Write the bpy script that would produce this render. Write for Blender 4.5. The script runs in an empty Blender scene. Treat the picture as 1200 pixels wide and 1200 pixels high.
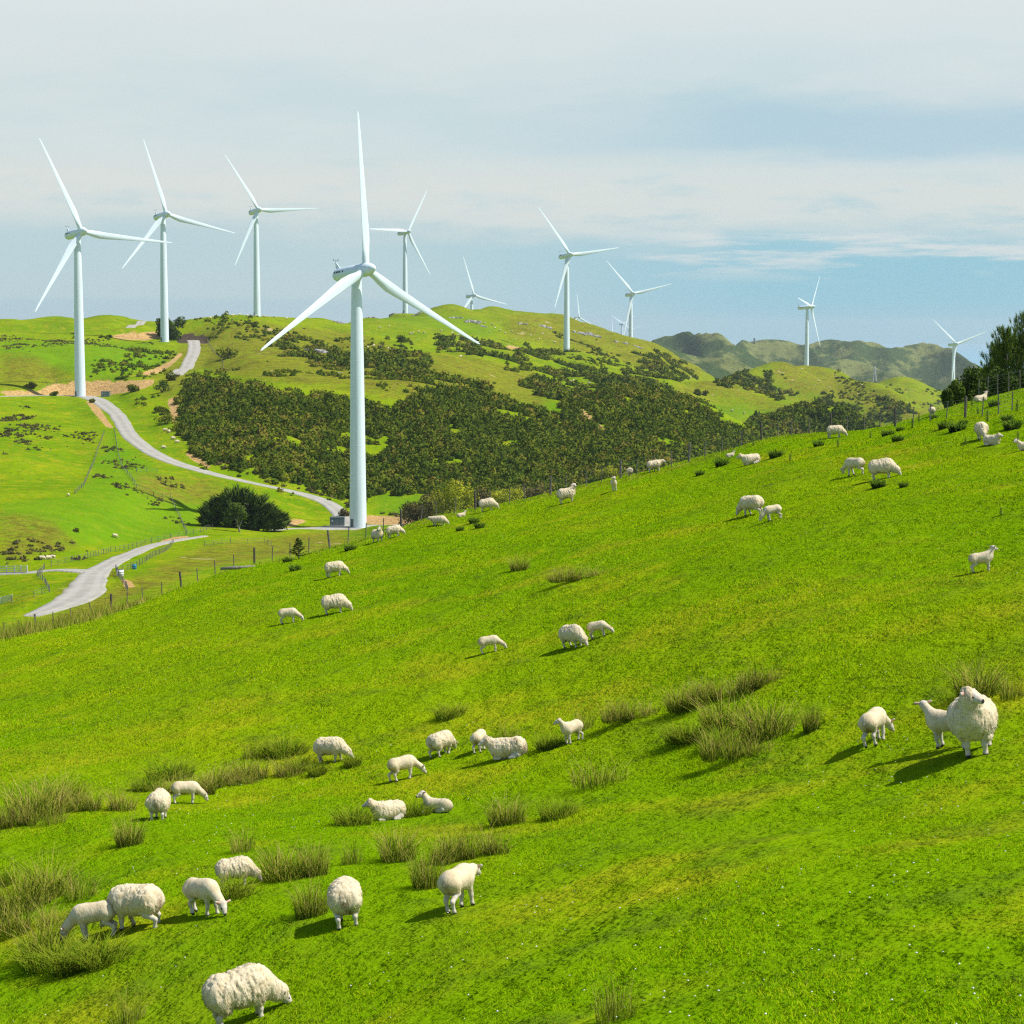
N_GRASS = 2000000
HAZE = 3.6e-5
EXPO = 0.25
G1 = (0.130, 0.350, 0.001)
G2 = (0.270, 0.540, 0.001)
G3 = (0.500, 0.600, 0.010)
G4 = (0.440, 0.580, 0.001)
G5 = (0.120, 0.360, 0.001)
import bpy, math, random
import numpy as np
from mathutils import Vector, Matrix

RNG = np.random.default_rng(11)
random.seed(5)
scene = bpy.context.scene
COL = scene.collection

# ------------------------------------------------------------------ camera
F = 2400.0                       # focal length in pixels of a 1200 px wide frame
PITCH = math.atan(210.0 / F)
cam_data = bpy.data.cameras.new("camera")
cam_data.sensor_width = 36.0
cam_data.lens = 36.0 * F / 1200.0
cam_data.clip_start = 0.1
cam_data.clip_end = 60000.0
cam = bpy.data.objects.new("camera", cam_data)
cam.rotation_euler = (math.pi / 2 - PITCH, 0, 0)
COL.objects.link(cam)
scene.camera = cam
scene.render.resolution_x = 1024
scene.render.resolution_y = 1024
CP, SP = math.cos(PITCH), math.sin(PITCH)


def ray(u, v):
    """direction of a sight line as (X/Y, Z/Y)"""
    x = (np.asarray(u, float) - 600) / F
    y = -(np.asarray(v, float) - 600) / F
    k = CP + y * SP
    return x / k, (y * CP - SP) / k


def proj(X, Y, Z):
    d = Y * CP - Z * SP
    return 600 + F * X / d, 600 - F * (Y * SP + Z * CP) / d


# ------------------------------------------------------------------ noise
def _hash(*ix):
    h = np.zeros(np.broadcast(*ix).shape, np.uint64)
    for i, k in zip(ix, (73856093, 19349663, 83492791)):
        h = h ^ (i.astype(np.int64).astype(np.uint64) * np.uint64(k))
    h = (h ^ (h >> np.uint64(13))) * np.uint64(0x5bd1e995)
    h = h ^ (h >> np.uint64(15))
    h = (h * np.uint64(0x27d4eb2d)) & np.uint64(0xffffffff)
    h = h ^ (h >> np.uint64(15))
    return (h & np.uint64(0xffff)).astype(float) / 65535.0


def noise2(x, y):
    xi, yi = np.floor(x), np.floor(y)
    fx, fy = x - xi, y - yi
    fx, fy = fx * fx * (3 - 2 * fx), fy * fy * (3 - 2 * fy)
    a = _hash(xi, yi); b = _hash(xi + 1, yi); c = _hash(xi, yi + 1); d = _hash(xi + 1, yi + 1)
    return (a * (1 - fx) + b * fx) * (1 - fy) + (c * (1 - fx) + d * fx) * fy - 0.5


def noise3(x, y, z):
    xi, yi, zi = np.floor(x), np.floor(y), np.floor(z)
    fx, fy, fz = x - xi, y - yi, z - zi
    fx, fy, fz = fx * fx * (3 - 2 * fx), fy * fy * (3 - 2 * fy), fz * fz * (3 - 2 * fz)
    r = 0
    for dx in (0, 1):
        for dy in (0, 1):
            for dz in (0, 1):
                r = r + _hash(xi + dx, yi + dy, zi + dz) * (fx if dx else 1 - fx) * (fy if dy else 1 - fy) * (fz if dz else 1 - fz)
    return r - 0.5


def fbm2(x, y, o=4):
    r, a = 0, 1.0
    for i in range(o):
        r = r + a * noise2(x + 17.3 * i, y - 9.1 * i)
        x, y, a = x * 2.03, y * 2.03, a * 0.5
    return r


# ------------------------------------------------------------------ mesh helpers
def tag(o, label=None, cat=None, group=None, kind=None):
    if label: o["label"] = label
    if cat: o["category"] = cat
    if group: o["group"] = group
    if kind: o["kind"] = kind
    return o


def link(name, me, parent=None):
    o = bpy.data.objects.new(name, me)
    COL.objects.link(o)
    if parent is not None:
        o.parent = parent
    return o


def np_mesh(name, V, faces, mats=None, attrs=None, smooth=False, fmat=None):
    """V (N,3); faces: one int array (M,k) or a list of such arrays"""
    if not isinstance(faces, (list, tuple)):
        faces = [faces]
    faces = [np.asarray(f, np.int32) for f in faces if len(f)]
    me = bpy.data.meshes.new(name)
    V = np.ascontiguousarray(V, np.float32)
    me.vertices.add(len(V))
    me.vertices.foreach_set("co", V.ravel())
    idx = np.concatenate([f.ravel() for f in faces])
    sizes = np.concatenate([np.full(len(f), f.shape[1], np.int32) for f in faces])
    me.loops.add(len(idx))
    me.loops.foreach_set("vertex_index", idx)
    me.polygons.add(len(sizes))
    me.polygons.foreach_set("loop_start", np.concatenate([[0], np.cumsum(sizes)[:-1]]).astype(np.int32))
    me.polygons.foreach_set("use_smooth", np.full(len(sizes), bool(smooth)))
    if mats is not None:
        for m in (mats if isinstance(mats, (list, tuple)) else [mats]):
            me.materials.append(m)
    if fmat is not None:
        me.polygons.foreach_set("material_index", np.asarray(fmat, np.int32))
    for k, a in (attrs or {}).items():
        a = np.ascontiguousarray(a, np.float32)
        if a.ndim == 2:
            at = me.attributes.new(k, "FLOAT_VECTOR", "POINT")
            at.data.foreach_set("vector", a.ravel())
        else:
            at = me.attributes.new(k, "FLOAT", "POINT")
            at.data.foreach_set("value", a)
    me.update(calc_edges=True)
    return me


class MB:
    """collects simple shapes into one mesh"""
    def __init__(self):
        self.V, self.F, self.n = [], {}, 0

    def add(self, V, faces):
        V = np.asarray(V, float)
        for f in faces:
            self.F.setdefault(len(f), []).append([i + self.n for i in f])
        self.V.append(V)
        self.n += len(V)

    def box(self, c, s, rz=0.0, taper=1.0):
        x, y, z = [a / 2 for a in s]
        P = []
        for k, zz in ((1, -z), (taper, z)):
            for a, b in ((-x, -y), (x, -y), (x, y), (-x, y)):
                a, b = a * k, b * k
                P.append((c[0] + a * math.cos(rz) - b * math.sin(rz), c[1] + a * math.sin(rz) + b * math.cos(rz), c[2] + zz))
        self.add(P, [(3, 2, 1, 0), (4, 5, 6, 7), (0, 1, 5, 4), (1, 2, 6, 5), (2, 3, 7, 6), (3, 0, 4, 7)])

    def tube(self, pts, rad, n=8, cap=True):
        pts = [Vector(p) for p in pts]
        rad = rad if isinstance(rad, (list, tuple)) else [rad] * len(pts)
        V = []
        for i, p in enumerate(pts):
            d = (pts[min(i + 1, len(pts) - 1)] - pts[max(i - 1, 0)]).normalized()
            a = d.orthogonal().normalized() if abs(d.z) < 0.95 else Vector((1, 0, 0))
            a = (a - d * a.dot(d)).normalized()
            b = d.cross(a)
            for k in range(n):
                t = 2 * math.pi * k / n
                V.append(p + (a * math.cos(t) + b * math.sin(t)) * rad[i])
        Fs = []
        for i in range(len(pts) - 1):
            for k in range(n):
                Fs.append((i * n + k, i * n + (k + 1) % n, (i + 1) * n + (k + 1) % n, (i + 1) * n + k))
        if cap:
            Fs.append(tuple(range(n - 1, -1, -1)))
            Fs.append(tuple((len(pts) - 1) * n + k for k in range(n)))
        self.add([tuple(v) for v in V], Fs)

    def loft(self, rings, cap=True, closed=True):
        n = len(rings[0])
        V = [p for r in rings for p in r]
        Fs = []
        for i in range(len(rings) - 1):
            for k in range(n if closed else n - 1):
                Fs.append((i * n + k, i * n + (k + 1) % n, (i + 1) * n + (k + 1) % n, (i + 1) * n + k))
        if cap:
            Fs.append(tuple(range(n - 1, -1, -1)))
            Fs.append(tuple((len(rings) - 1) * n + k for k in range(n)))
        self.add(V, Fs)

    def mesh(self, name, mat, smooth=False):
        return np_mesh(name, np.concatenate(self.V), [np.array(f) for f in self.F.values()], mat, smooth=smooth)

    def build(self, name, mat, parent=None, smooth=False):
        return link(name, self.mesh(name, mat, smooth), parent)


# ------------------------------------------------------------------ node helper
class NT:
    def __init__(self, tree):
        self.t = tree
        tree.nodes.clear()

    def n(self, typ, ins=None, **props):
        nd = self.t.nodes.new(typ)
        for k, v in props.items():
            setattr(nd, k, v)
        for k, v in (ins or {}).items():
            self.set(nd.inputs[k], v)
        return nd

    def set(self, sock, v):
        if isinstance(v, bpy.types.NodeSocket):
            self.t.links.new(v, sock)
        elif isinstance(v, (tuple, list)) and sock.type == "RGBA" and len(v) == 3:
            sock.default_value = (*v, 1)
        else:
            sock.default_value = v

    def m(self, op, a, b=None, c=None, clamp=False):
        nd = self.t.nodes.new("ShaderNodeMath")
        nd.operation = op
        nd.use_clamp = clamp
        for s, v in zip(nd.inputs, (a, b, c)):
            if v is not None:
                self.set(s, v)
        return nd.outputs[0]

    def mix(self, f, a, b):
        nd = self.t.nodes.new("ShaderNodeMix")
        nd.data_type = "RGBA"
        self.set(nd.inputs["Factor"], f)
        self.set(nd.inputs["A"], a)
        self.set(nd.inputs["B"], b)
        return nd.outputs["Result"]

    def step(self, x, lo, hi):
        nd = self.t.nodes.new("ShaderNodeMapRange")
        nd.interpolation_type = "SMOOTHSTEP"
        self.set(nd.inputs["Value"], x)
        self.set(nd.inputs["From Min"], lo)
        self.set(nd.inputs["From Max"], hi)
        return nd.outputs[0]

    def noise(self, vec, scale, detail=3.0, rough=0.55):
        nd = self.n("ShaderNodeTexNoise", {"Scale": scale, "Detail": detail, "Roughness": rough})
        if vec is not None:
            self.set(nd.inputs["Vector"], vec)
        return nd.outputs["Fac"]

    def attr(self, name):
        return self.n("ShaderNodeAttribute", attribute_name=name).outputs["Fac"]

    def bent_normal(self, vec, k):
        """surface normal leaned towards a given direction (leaves of one clump catch the light together)"""
        g = self.n("ShaderNodeNewGeometry").outputs["Normal"]
        a = self.n("ShaderNodeVectorMath", operation="SCALE"); self.set(a.inputs[0], vec); a.inputs["Scale"].default_value = k
        b = self.n("ShaderNodeVectorMath", operation="SCALE"); self.set(b.inputs[0], g); b.inputs["Scale"].default_value = 1 - k
        c = self.n("ShaderNodeVectorMath", operation="ADD"); self.set(c.inputs[0], a.outputs[0]); self.set(c.inputs[1], b.outputs[0])
        d = self.n("ShaderNodeVectorMath", operation="NORMALIZE"); self.set(d.inputs[0], c.outputs[0])
        return d.outputs[0]

    def scaled(self, vec, s):
        nd = self.n("ShaderNodeVectorMath", operation="MULTIPLY")
        self.set(nd.inputs[0], vec)
        nd.inputs[1].default_value = s
        return nd.outputs[0]


def material(name):
    m = bpy.data.materials.new(name)
    m.use_nodes = True
    return m, NT(m.node_tree)


def finish(nt, color, rough=0.8, bump=None, spec=0.2, metallic=0.0, trans=None, normal=None):
    b = nt.n("ShaderNodeBsdfPrincipled", {"Base Color": color, "Roughness": rough, "Metallic": metallic, "Specular IOR Level": spec})
    if bump is not None:
        bn = nt.n("ShaderNodeBump", {"Height": bump[0], "Distance": bump[1], "Strength": bump[2] if len(bump) > 2 else 1.0})
        nt.set(b.inputs["Normal"], bn.outputs[0])
    out = b.outputs[0]
    if normal is not None:
        nt.set(b.inputs["Normal"], normal)
    if trans is not None:
        tr = nt.n("ShaderNodeBsdfTranslucent", {"Color": color})
        if normal is not None:
            nt.set(tr.inputs["Normal"], normal)
        mx = nt.n("ShaderNodeMixShader", {0: trans, 1: out, 2: tr.outputs[0]})
        out = mx.outputs[0]
    o = nt.n("ShaderNodeOutputMaterial")
    nt.t.links.new(out, o.inputs["Surface"])


def simple_mat(name, c1, c2=None, scale=3.0, rough=0.7, bump=0.0, metallic=0.0, spec=0.3, lo=0.35, hi=0.65):
    m, nt = material(name)
    pos = nt.n("ShaderNodeTexCoord").outputs["Object"]
    nz = nt.noise(pos, scale, 4.0)
    col = nt.mix(nt.step(nz, lo, hi), c1, c2 or tuple(0.8 * a for a in c1))
    finish(nt, col, rough, (nz, bump) if bump else None, spec, metallic)
    return m


# ------------------------------------------------------------------ terrain
US = np.array([-300, 0, 100, 200, 300, 420, 520, 650, 720, 780, 840, 900, 1000, 1200, 1500], float)
CREST_U = np.array([-300, 0, 100, 200, 300, 350, 400, 450, 500, 550, 600, 650, 700, 750, 800, 850, 900, 950, 1000, 1050, 1100, 1150, 1200, 1500], float)
CREST_V = np.array([800, 745, 724, 694, 663, 655, 643, 629, 611, 600, 591, 580, 566, 555, 543, 535, 521, 514, 506, 495, 480, 467, 459, 400], float)


def crest_v(u):
    return np.interp(u, CREST_U, CREST_V)


CREST_Y = 106.0
near_u = np.array([-300, 0, 300, 600, 900, 1200, 1500], float)
near_tab = [  # (v at each station, Y at each station)
    ([1200] * 7, [31, 28, 24.5, 20, 17, 15, 13.5]),
    ([1050] * 7, [40, 36, 31.5, 28.5, 23, 20, 18]),
    ([900] * 7, [57, 53, 51, 45, 36.5, 30, 26]),
    ([870, 822, 780, 745, 710, 676, 640], [72, 70, 65, 62, 52, 48, 44]),
    ([830, 783, 718, 665, 612, 560, 510], [86, 84, 78, 78, 70, 67, 62]),
]
far_tab = {
    -300: [(770, 300), (720, 345), (690, 400), (630, 460), (575, 530), (520, 650), (472, 800), (440, 900), (405, 1000), (370, 1200)],
    0: [(738, 300), (690, 345), (662, 390), (600, 455), (578, 520), (520, 640), (470, 815), (440, 880), (410, 990), (374, 1180)],
    100: [(715, 290), (680, 340), (655, 400), (600, 470), (575, 540), (520, 650), (466, 828), (442, 870), (408, 1000), (376, 1250)],
    200: [(683, 330), (640, 440), (617, 500), (580, 570), (545, 615), (510, 690), (470, 810), (445, 900), (400, 1090), (373, 1290)],
    300: [(650, 420), (622, 500), (600, 550), (577, 590), (550, 615), (510, 660), (450, 750), (425, 880), (398, 1060), (367, 1270)],
    420: [(628, 500), (617, 537), (604, 580), (590, 605), (550, 645), (505, 690), (463, 750), (436, 880), (405, 1120), (376, 1450)],
    520: [(600, 500), (592, 560), (578, 610), (550, 645), (510, 690), (480, 730), (455, 780), (430, 930), (400, 1250), (366, 1690)],
    650: [(577, 580), (565, 630), (545, 665), (520, 705), (500, 740), (484, 785), (455, 1000), (440, 1180), (411, 1445), (371, 1850)],
    720: [(557, 600), (545, 650), (525, 690), (500, 735), (475, 790), (456, 840), (450, 1080), (440, 1230), (418, 1480), (388, 1800)],
    780: [(550, 620), (538, 670), (515, 720), (490, 770), (470, 820), (460, 860), (458, 1150), (447, 1330), (430, 1560), (410, 1800)],
    840: [(560, 640), (545, 690), (525, 740), (505, 790), (492, 830), (487, 860), (490, 1150), (475, 1350), (462, 1600), (444, 1950)],
    900: [(575, 660), (560, 710), (545, 760), (530, 810), (524, 840), (520, 880), (520, 1150), (505, 1350), (490, 1650), (472, 2100)],
    1000: [(585, 680), (570, 730), (560, 780), (550, 830), (545, 860), (540, 900), (530, 1150), (520, 1400), (505, 1750), (490, 2200)],
}
far_tab[1200] = far_tab[1500] = far_tab[1000]


def smooth1(a, s):
    if s < 0.5:
        return a
    r = int(3 * s)
    k = np.exp(-0.5 * (np.arange(-r, r + 1) / s) ** 2)
    k /= k.sum()
    return np.convolve(np.pad(a, r, mode="edge"), k, "valid")


u_col = np.concatenate([np.arange(-1000, -260, 14.0), np.arange(-260, 1460, 2.0), np.arange(1460, 2200, 14.0)])
S_COL = ray(u_col, np.full_like(u_col, 500.0))[0]
Y_ROW = np.concatenate([np.geomspace(2.0, 130, 300)[:-1], np.geomspace(130, 4200, 1150)])
DENSE = np.arange(-1000, 2201, 2.0)


def over_cols(us, vals, s=14):
    d = np.interp(DENSE, us, vals)
    return np.interp(u_col, DENSE, smooth1(d, s))


YK, ZK = [], []
n_c = len(u_col)
YK.append(np.full(n_c, 1.0)); ZK.append(np.full(n_c, -2.0))
for vs, ys in near_tab:
    v = over_cols(near_u, vs, 40); Yk = over_cols(near_u, ys, 40)
    YK.append(Yk); ZK.append(ray(np.full(n_c, 600), v)[1] * Yk)
v = np.interp(u_col, DENSE, smooth1(crest_v(DENSE), 8))
YK.append(np.full(n_c, CREST_Y)); ZK.append(ray(np.full(n_c, 600), v)[1] * CREST_Y)
YK.append(np.full(n_c, 128.0)); ZK.append(ray(np.full(n_c, 600), v + 16)[1] * 128.0)
far_v = [[far_tab[int(u)][k][0] for u in US] for k in range(10)]
far_y = [[far_tab[int(u)][k][1] for u in US] for k in range(10)]
v1 = over_cols(US, far_v[0]); y1 = over_cols(US, far_y[0])
YK.append(np.full(n_c, 210.0)); ZK.append(ray(np.full(n_c, 600), np.maximum(v + 40, v1 + 34))[1] * 210.0)
for k in range(10):
    v = over_cols(US, far_v[k], 12); Yk = over_cols(US, far_y[k], 16)
    YK.append(Yk); ZK.append(ray(np.full(n_c, 600), v)[1] * Yk)
YK.append(YK[-1] + 260); ZK.append(ZK[-1] - 32)
YK.append(np.full(n_c, 4300.0)); ZK.append(np.full(n_c, -118.0))
YK, ZK = np.array(YK), np.array(ZK)


def pchip(YK, ZK, Yq):
    K, C = YK.shape
    h = np.diff(YK, axis=0); d = np.diff(ZK, axis=0) / h
    m = np.zeros_like(ZK)
    w1 = 2 * h[1:] + h[:-1]; w2 = h[1:] + 2 * h[:-1]
    ok = d[1:] * d[:-1] > 0
    with np.errstate(divide="ignore", invalid="ignore"):
        hm = (w1 + w2) / (w1 / d[:-1] + w2 / d[1:])
    av = (d[:-1] * h[1:] + d[1:] * h[:-1]) / (h[1:] + h[:-1])
    m[1:-1] = np.where(ok, 0.5 * hm + 0.5 * np.clip(av, -3 * np.minimum(abs(d[1:]), abs(d[:-1])), 3 * np.minimum(abs(d[1:]), abs(d[:-1]))), 0)
    m[0], m[-1] = d[0], d[-1]
    out = np.zeros((len(Yq), C))
    Q = np.asarray(Yq)[:, None] * np.ones((1, C))
    for k in range(K - 1):
        sel = (Q >= YK[k]) & (Q <= YK[k + 1])
        t = np.clip((Q - YK[k]) / h[k], 0, 1)
        val = (2 * t**3 - 3 * t**2 + 1) * ZK[k] + (t**3 - 2 * t**2 + t) * h[k] * m[k] + (-2 * t**3 + 3 * t**2) * ZK[k + 1] + (t**3 - t**2) * h[k] * m[k + 1]
        out = np.where(sel, val, out)
    return out


ZG = pchip(YK, ZK, Y_ROW)
XG = S_COL[None, :] * Y_ROW[:, None]
YG = Y_ROW[:, None] * np.ones((1, n_c))


def ridge(pts, front, back, rr, ucols=None, Yr=None, sm=6):
    p = np.array(pts, float)
    uu = u_col if ucols is None else ucols
    d = np.arange(-1000, 2201, 2.0)
    vd, yd = smooth1(np.interp(d, p[:, 0], p[:, 1]), sm), smooth1(np.interp(d, p[:, 0], p[:, 2]), sm)
    v, Yc = np.interp(uu, d, vd), np.interp(uu, d, yd)
    zc = ray(np.full(len(uu), 600), v)[1] * Yc
    out = np.maximum(np.maximum(p[0, 0] - uu, uu - p[-1, 0]), 0)
    zc = zc - out * Yc / F * 0.6
    Y = (Y_ROW if Yr is None else Yr)[:, None]
    dist = Y - Yc[None, :]
    sl = np.where(dist < 0, front, back)
    return zc[None, :] - (np.sqrt((sl * dist) ** 2 + rr * rr) - rr)


def smax(a, b, k):
    h = np.clip(0.5 + 0.5 * (a - b) / k, 0, 1)
    return b * (1 - h) + a * h + k * h * (1 - h)


R2 = ridge([(735, 474, 1200), (780, 452, 1300), (810, 445, 1340), (835, 443, 1350), (870, 453, 1330), (900, 466, 1300), (940, 481, 1250), (990, 500, 1200)], 0.22, 0.3, 9)
R3 = ridge([(850, 522, 930), (890, 494, 980), (920, 484, 1000), (950, 473, 1030), (980, 478, 1010), (1005, 492, 980), (1040, 512, 950), (1090, 540, 900)], 0.35, 0.4, 6)
R4 = ridge([(820, 458, 1700), (860, 441, 1740), (900, 431, 1780), (925, 427, 1800), (950, 427.5, 1800), (990, 434, 1770), (1020, 447, 1720), (1060, 468, 1640), (1090, 485, 1600), (1130, 505, 1550), (1200, 540, 1500)], 0.3, 0.3, 12)
R5 = ridge([(970, 456, 2150), (1020, 447, 2150), (1050, 449, 2150), (1090, 455, 2150), (1130, 468, 2100), (1200, 482, 2050), (1400, 495, 2000)], 0.25, 0.3, 12)
for Rk in (R2, R3, R4, R5):
    ZG = np.where(YG > 800, smax(ZG, Rk, 5.0), ZG)
# natural unevenness
w_far = np.clip((YG - 140) / 200, 0, 1)
amp = np.clip(YG * 0.0035, 0, 5.5)
for q, (L, a) in enumerate(((140, 1.0), (60, 0.85), (26, 0.5), (9, 0.17))):
    ZG += w_far * amp * a * 1.2 * noise2(XG / L + 3.1 + 11 * q, YG / L + 7.7)
gul = np.abs(noise2(XG / 75 + 0.25 * YG / 75 + 2.2, YG / 130 + 5.1)) + 0.5 * np.abs(noise2(XG / 32 + 0.3 * YG / 32, YG / 55 + 1.7))
ZG += w_far * np.clip((YG - 450) / 300, 0, 1) * amp * 2.6 * (gul - 0.28)
w_near = 1 - np.clip((YG - 120) / 60, 0, 1)
ZG += w_near * (0.5 * noise2(XG / 7, YG / 11) + 0.22 * noise2(XG / 2.6 + YG / 9, YG / 5.5 + 9) + 0.1 * noise2(XG / 0.9 + 5, YG / 1.6)) * np.clip(YG / 30, 0.3, 1) * np.clip(1 - np.abs(YG - CREST_Y) / 60, 0.55, 1)


def anchor(X, Y, Z, rad, flat):
    """level a bench of the given half width round a point"""
    global ZG
    d = np.hypot(XG - X, YG - Y)
    w = np.exp(-np.maximum(d - flat, 0) ** 2 / (2 * rad * rad))
    ZG = ZG * (1 - w) + (w * Z if flat > 0 else w * (ZG + (Z - height(X, Y))))


def height(X, Y):
    X, Y = np.asarray(X, float), np.asarray(Y, float)
    s = X / Y
    i = np.clip(np.searchsorted(S_COL, s) - 1, 0, n_c - 2)
    j = np.clip(np.searchsorted(Y_ROW, Y) - 1, 0, len(Y_ROW) - 2)
    a = (s - S_COL[i]) / (S_COL[i + 1] - S_COL[i]); b = (Y - Y_ROW[j]) / (Y_ROW[j + 1] - Y_ROW[j])
    return (ZG[j, i] * (1 - a) + ZG[j, i + 1] * a) * (1 - b) + (ZG[j + 1, i] * (1 - a) + ZG[j + 1, i + 1] * a) * b


# turbines: hub pixel, yaw, rotor phase, distance, tower height above the ground that shows
TURB = [
    (429, 316, 40, 1.2, 540, "largest white wind turbine, standing on the gravel pad in front of the scrub hillside"),
    (96, 271.5, 38, 25, 852, "leftmost white wind turbine, beside the tan cut bank at the top of the winding road"),
    (195, 251, 35, 17, 1107, "white wind turbine in front of the round dark tree on the left skyline"),
    (303, 246, 30, 33, 1331, "white wind turbine on the grassy skyline with one blade level to the right"),
    (478, 271.5, 39, 89, 1732, "white skyline wind turbine with one blade level to the left, behind the largest turbine"),
    (555.5, 346, 35, 17, 2109, "white wind turbine sunk behind the rounded hilltop, only hub and blades showing"),
    (668, 298.5, 30, 38, 1450, "white wind turbine rising from the dark scrub patch below the rocky hilltop"),
    (742, 344, 25, 43, 1892, "white wind turbine standing behind the falling right shoulder of the main hill"),
    (951, 359.5, 62, 79, 1985, "white wind turbine seen almost edge on, on the round grassy hill before the far mountains"),
    (1120.5, 403, 23, 49, 2219, "white wind turbine in a wide Y pose, just left of the pine trees"),
    (678.5, 372, 30, 4, 3350, "faint far wind turbine mostly hidden by the hilltop, two blade tips up"),
    (729.7, 379.6, 33, 58, 5000, "tiny far wind turbine left of the tower behind the hill shoulder"),
    (739.5, 387, 28, 50, 5400, "tiny far wind turbine half covered by the tower behind the hill shoulder"),
    (717.6, 391, 30, 0, 5400, "tiny far wind turbine with just one upright blade tip showing over the hill"),
    (851, 402, 20, 20, 9000, "palest and smallest wind turbine, far off in the gap between two mountains"),
]
HUB = 68.0
turb_pos = []
for hu, hv, yaw, ph, Yt, lab in TURB:
    a = math.radians(yaw)
    s, t = ray(hu, hv)
    hub = np.array([s * Yt, Yt, t * Yt])
    off = 4.3
    base = np.array([hub[0] - off * math.sin(a), hub[1] + off * math.cos(a), hub[2] - HUB - 0.3])
    turb_pos.append(base)
for k in (0, 1, 2, 3, 4, 6):
    b = turb_pos[k]
    anchor(b[0], b[1], b[2], 9.0 if k < 2 else 16.0, 7.0)


def at(u, v, lo=6.0, hi=4100.0, strict=False):
    """first point of the ground met by the sight line through a pixel"""
    s, t = ray(u, v)
    Ys = np.geomspace(lo, hi, 6000)
    g = height(s * Ys, Ys) - t * Ys
    k = np.argmax(g >= 0)
    if not g[k] >= 0:
        if strict:
            return None
        k = int(np.argmin(np.abs(g[: max(2, len(g))])))
        Y = Ys[k]
    elif k == 0:
        Y = Ys[0]
    else:
        Y = Ys[k - 1] + (Ys[k] - Ys[k - 1]) * (-g[k - 1]) / (g[k] - g[k - 1] + 1e-12)
    return Vector((float(s * Y), float(Y), float(height(s * Y, Y))))


def on(u, Y, v=500):
    s = float(ray(u, v)[0])
    return Vector((s * Y, Y, float(height(s * Y, Y))))


def inpoly(u, v, poly):
    r = np.zeros(np.shape(u), bool)
    n = len(poly)
    for i in range(n):
        (x0, y0), (x1, y1) = poly[i], poly[(i + 1) % n]
        if y0 == y1:
            continue
        c = ((y0 > v) != (y1 > v)) & (u < (x1 - x0) * (v - y0) / (y1 - y0) + x0)
        r ^= c
    return r
# ------------------------------------------------------------------ roads (draped gravel strips)
def smooth_path(pts, n):
    p = np.array(pts, float)
    d = np.concatenate([[0], np.cumsum(np.hypot(*np.diff(p[:, :2], axis=0).T))])
    q = np.linspace(0, d[-1], n)
    out = np.stack([np.interp(q, d, p[:, k]) for k in range(p.shape[1])], 1)
    s = n / len(p) * 0.35
    for k in range(p.shape[1]):
        a = out[:, k].copy()
        r = int(3 * s)
        if r >= 1:
            ker = np.exp(-0.5 * (np.arange(-r, r + 1) / s) ** 2); ker /= ker.sum()
            ext = np.concatenate([2 * a[0] - a[1:r + 1][::-1], a, 2 * a[-1] - a[-r - 1:-1][::-1]])
            a = np.convolve(ext, ker, "valid")
        out[:, k] = a
    return out


def ground_path(pix, n=80, lo=130):
    """pixels (u, v, width in metres) -> smooth plan path"""
    P = []
    for u, v, w in pix:
        a = on(u, v) if v < 300 else at(u, v, lo)
        P.append((a.x, a.y, w))
    return smooth_path(P, n)


ROADS = {
    "main": [(419, 622, 5.5), (404, 612, 5.5), (396, 601, 5.5), (376, 588, 5.5), (345, 577, 5.5), (300, 567, 5.5), (250, 555, 5.5), (200, 540, 6), (172, 527, 6.5), (150, 508, 6.5), (138, 490, 7), (126, 474, 8), (112, 466, 9), (96, 464, 9), (60, 464, 6), (20, 464, 5), (-40, 466, 5)],
    "upper": [(205, 441, 7.5), (222, 424, 7.5), (228, 412, 7.5), (228, 403, 7.5), (226, 398, 7.5)],
    "lower": [(34, 725, 3.0), (46, 719, 4.5), (66, 712, 5.5), (88, 702, 7.5), (102, 691, 8.0), (104, 682, 6.5), (113, 670, 5.6), (138, 656, 4.8), (168, 643, 4.0), (195, 635, 3.2), (222, 631, 2.6), (243, 628.5, 1.6)],
    "farm_track": [(108, 671, 6), (80, 670, 4), (60, 669.5, 3), (30, 672, 3), (-30, 675, 3)],
    "pad": [(322, 621, 3), (350, 619.5, 8), (390, 618.5, 13), (423, 618, 16), (452, 617, 11), (472, 616, 4)],
    "ridge_track": [(152, 386, 6), (165, 380, 6), (174, 376.5, 6)],
}
road_paths = {k: ground_path(v) for k, v in ROADS.items()}
road_z = {}
# cut the benches: level the ground across each road
for k, P in road_paths.items():
    zc = smooth1(height(P[:, 0], P[:, 1]), 4)
    road_z[k] = zc
    nb = 520 if k == "main" else 160
    qb = np.linspace(0, 1, nb)
    P = np.stack([np.interp(qb, np.linspace(0, 1, len(P)), P[:, c]) for c in range(3)], 1)
    zc = np.interp(qb, np.linspace(0, 1, len(zc)), zc)
    x0, x1, y0, y1 = P[:, 0].min() - 25, P[:, 0].max() + 25, P[:, 1].min() - 25, P[:, 1].max() + 25
    jj, ii = np.nonzero((XG > x0) & (XG < x1) & (YG > y0) & (YG < y1) & (YG > 135))
    gx, gy = XG[jj, ii], YG[jj, ii]
    best = np.full(len(gx), 1e9); bz = np.zeros(len(gx)); bw = np.zeros(len(gx))
    for q in range(0, len(P)):
        d = np.hypot(gx - P[q, 0], gy - P[q, 1])
        s = d < best
        best[s] = d[s]; bz[s] = zc[q]; bw[s] = P[q, 2]
    w = np.exp(-np.maximum(best - bw * 0.5 - 2.0, 0) ** 2 / (2 * 3.2 ** 2))
    ZG[jj, ii] = ZG[jj, ii] * (1 - w) + bz * w

# ------------------------------------------------------------------ what grows where (regions of the real ground)
UG, VG = proj(XG, YG, ZG)


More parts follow.
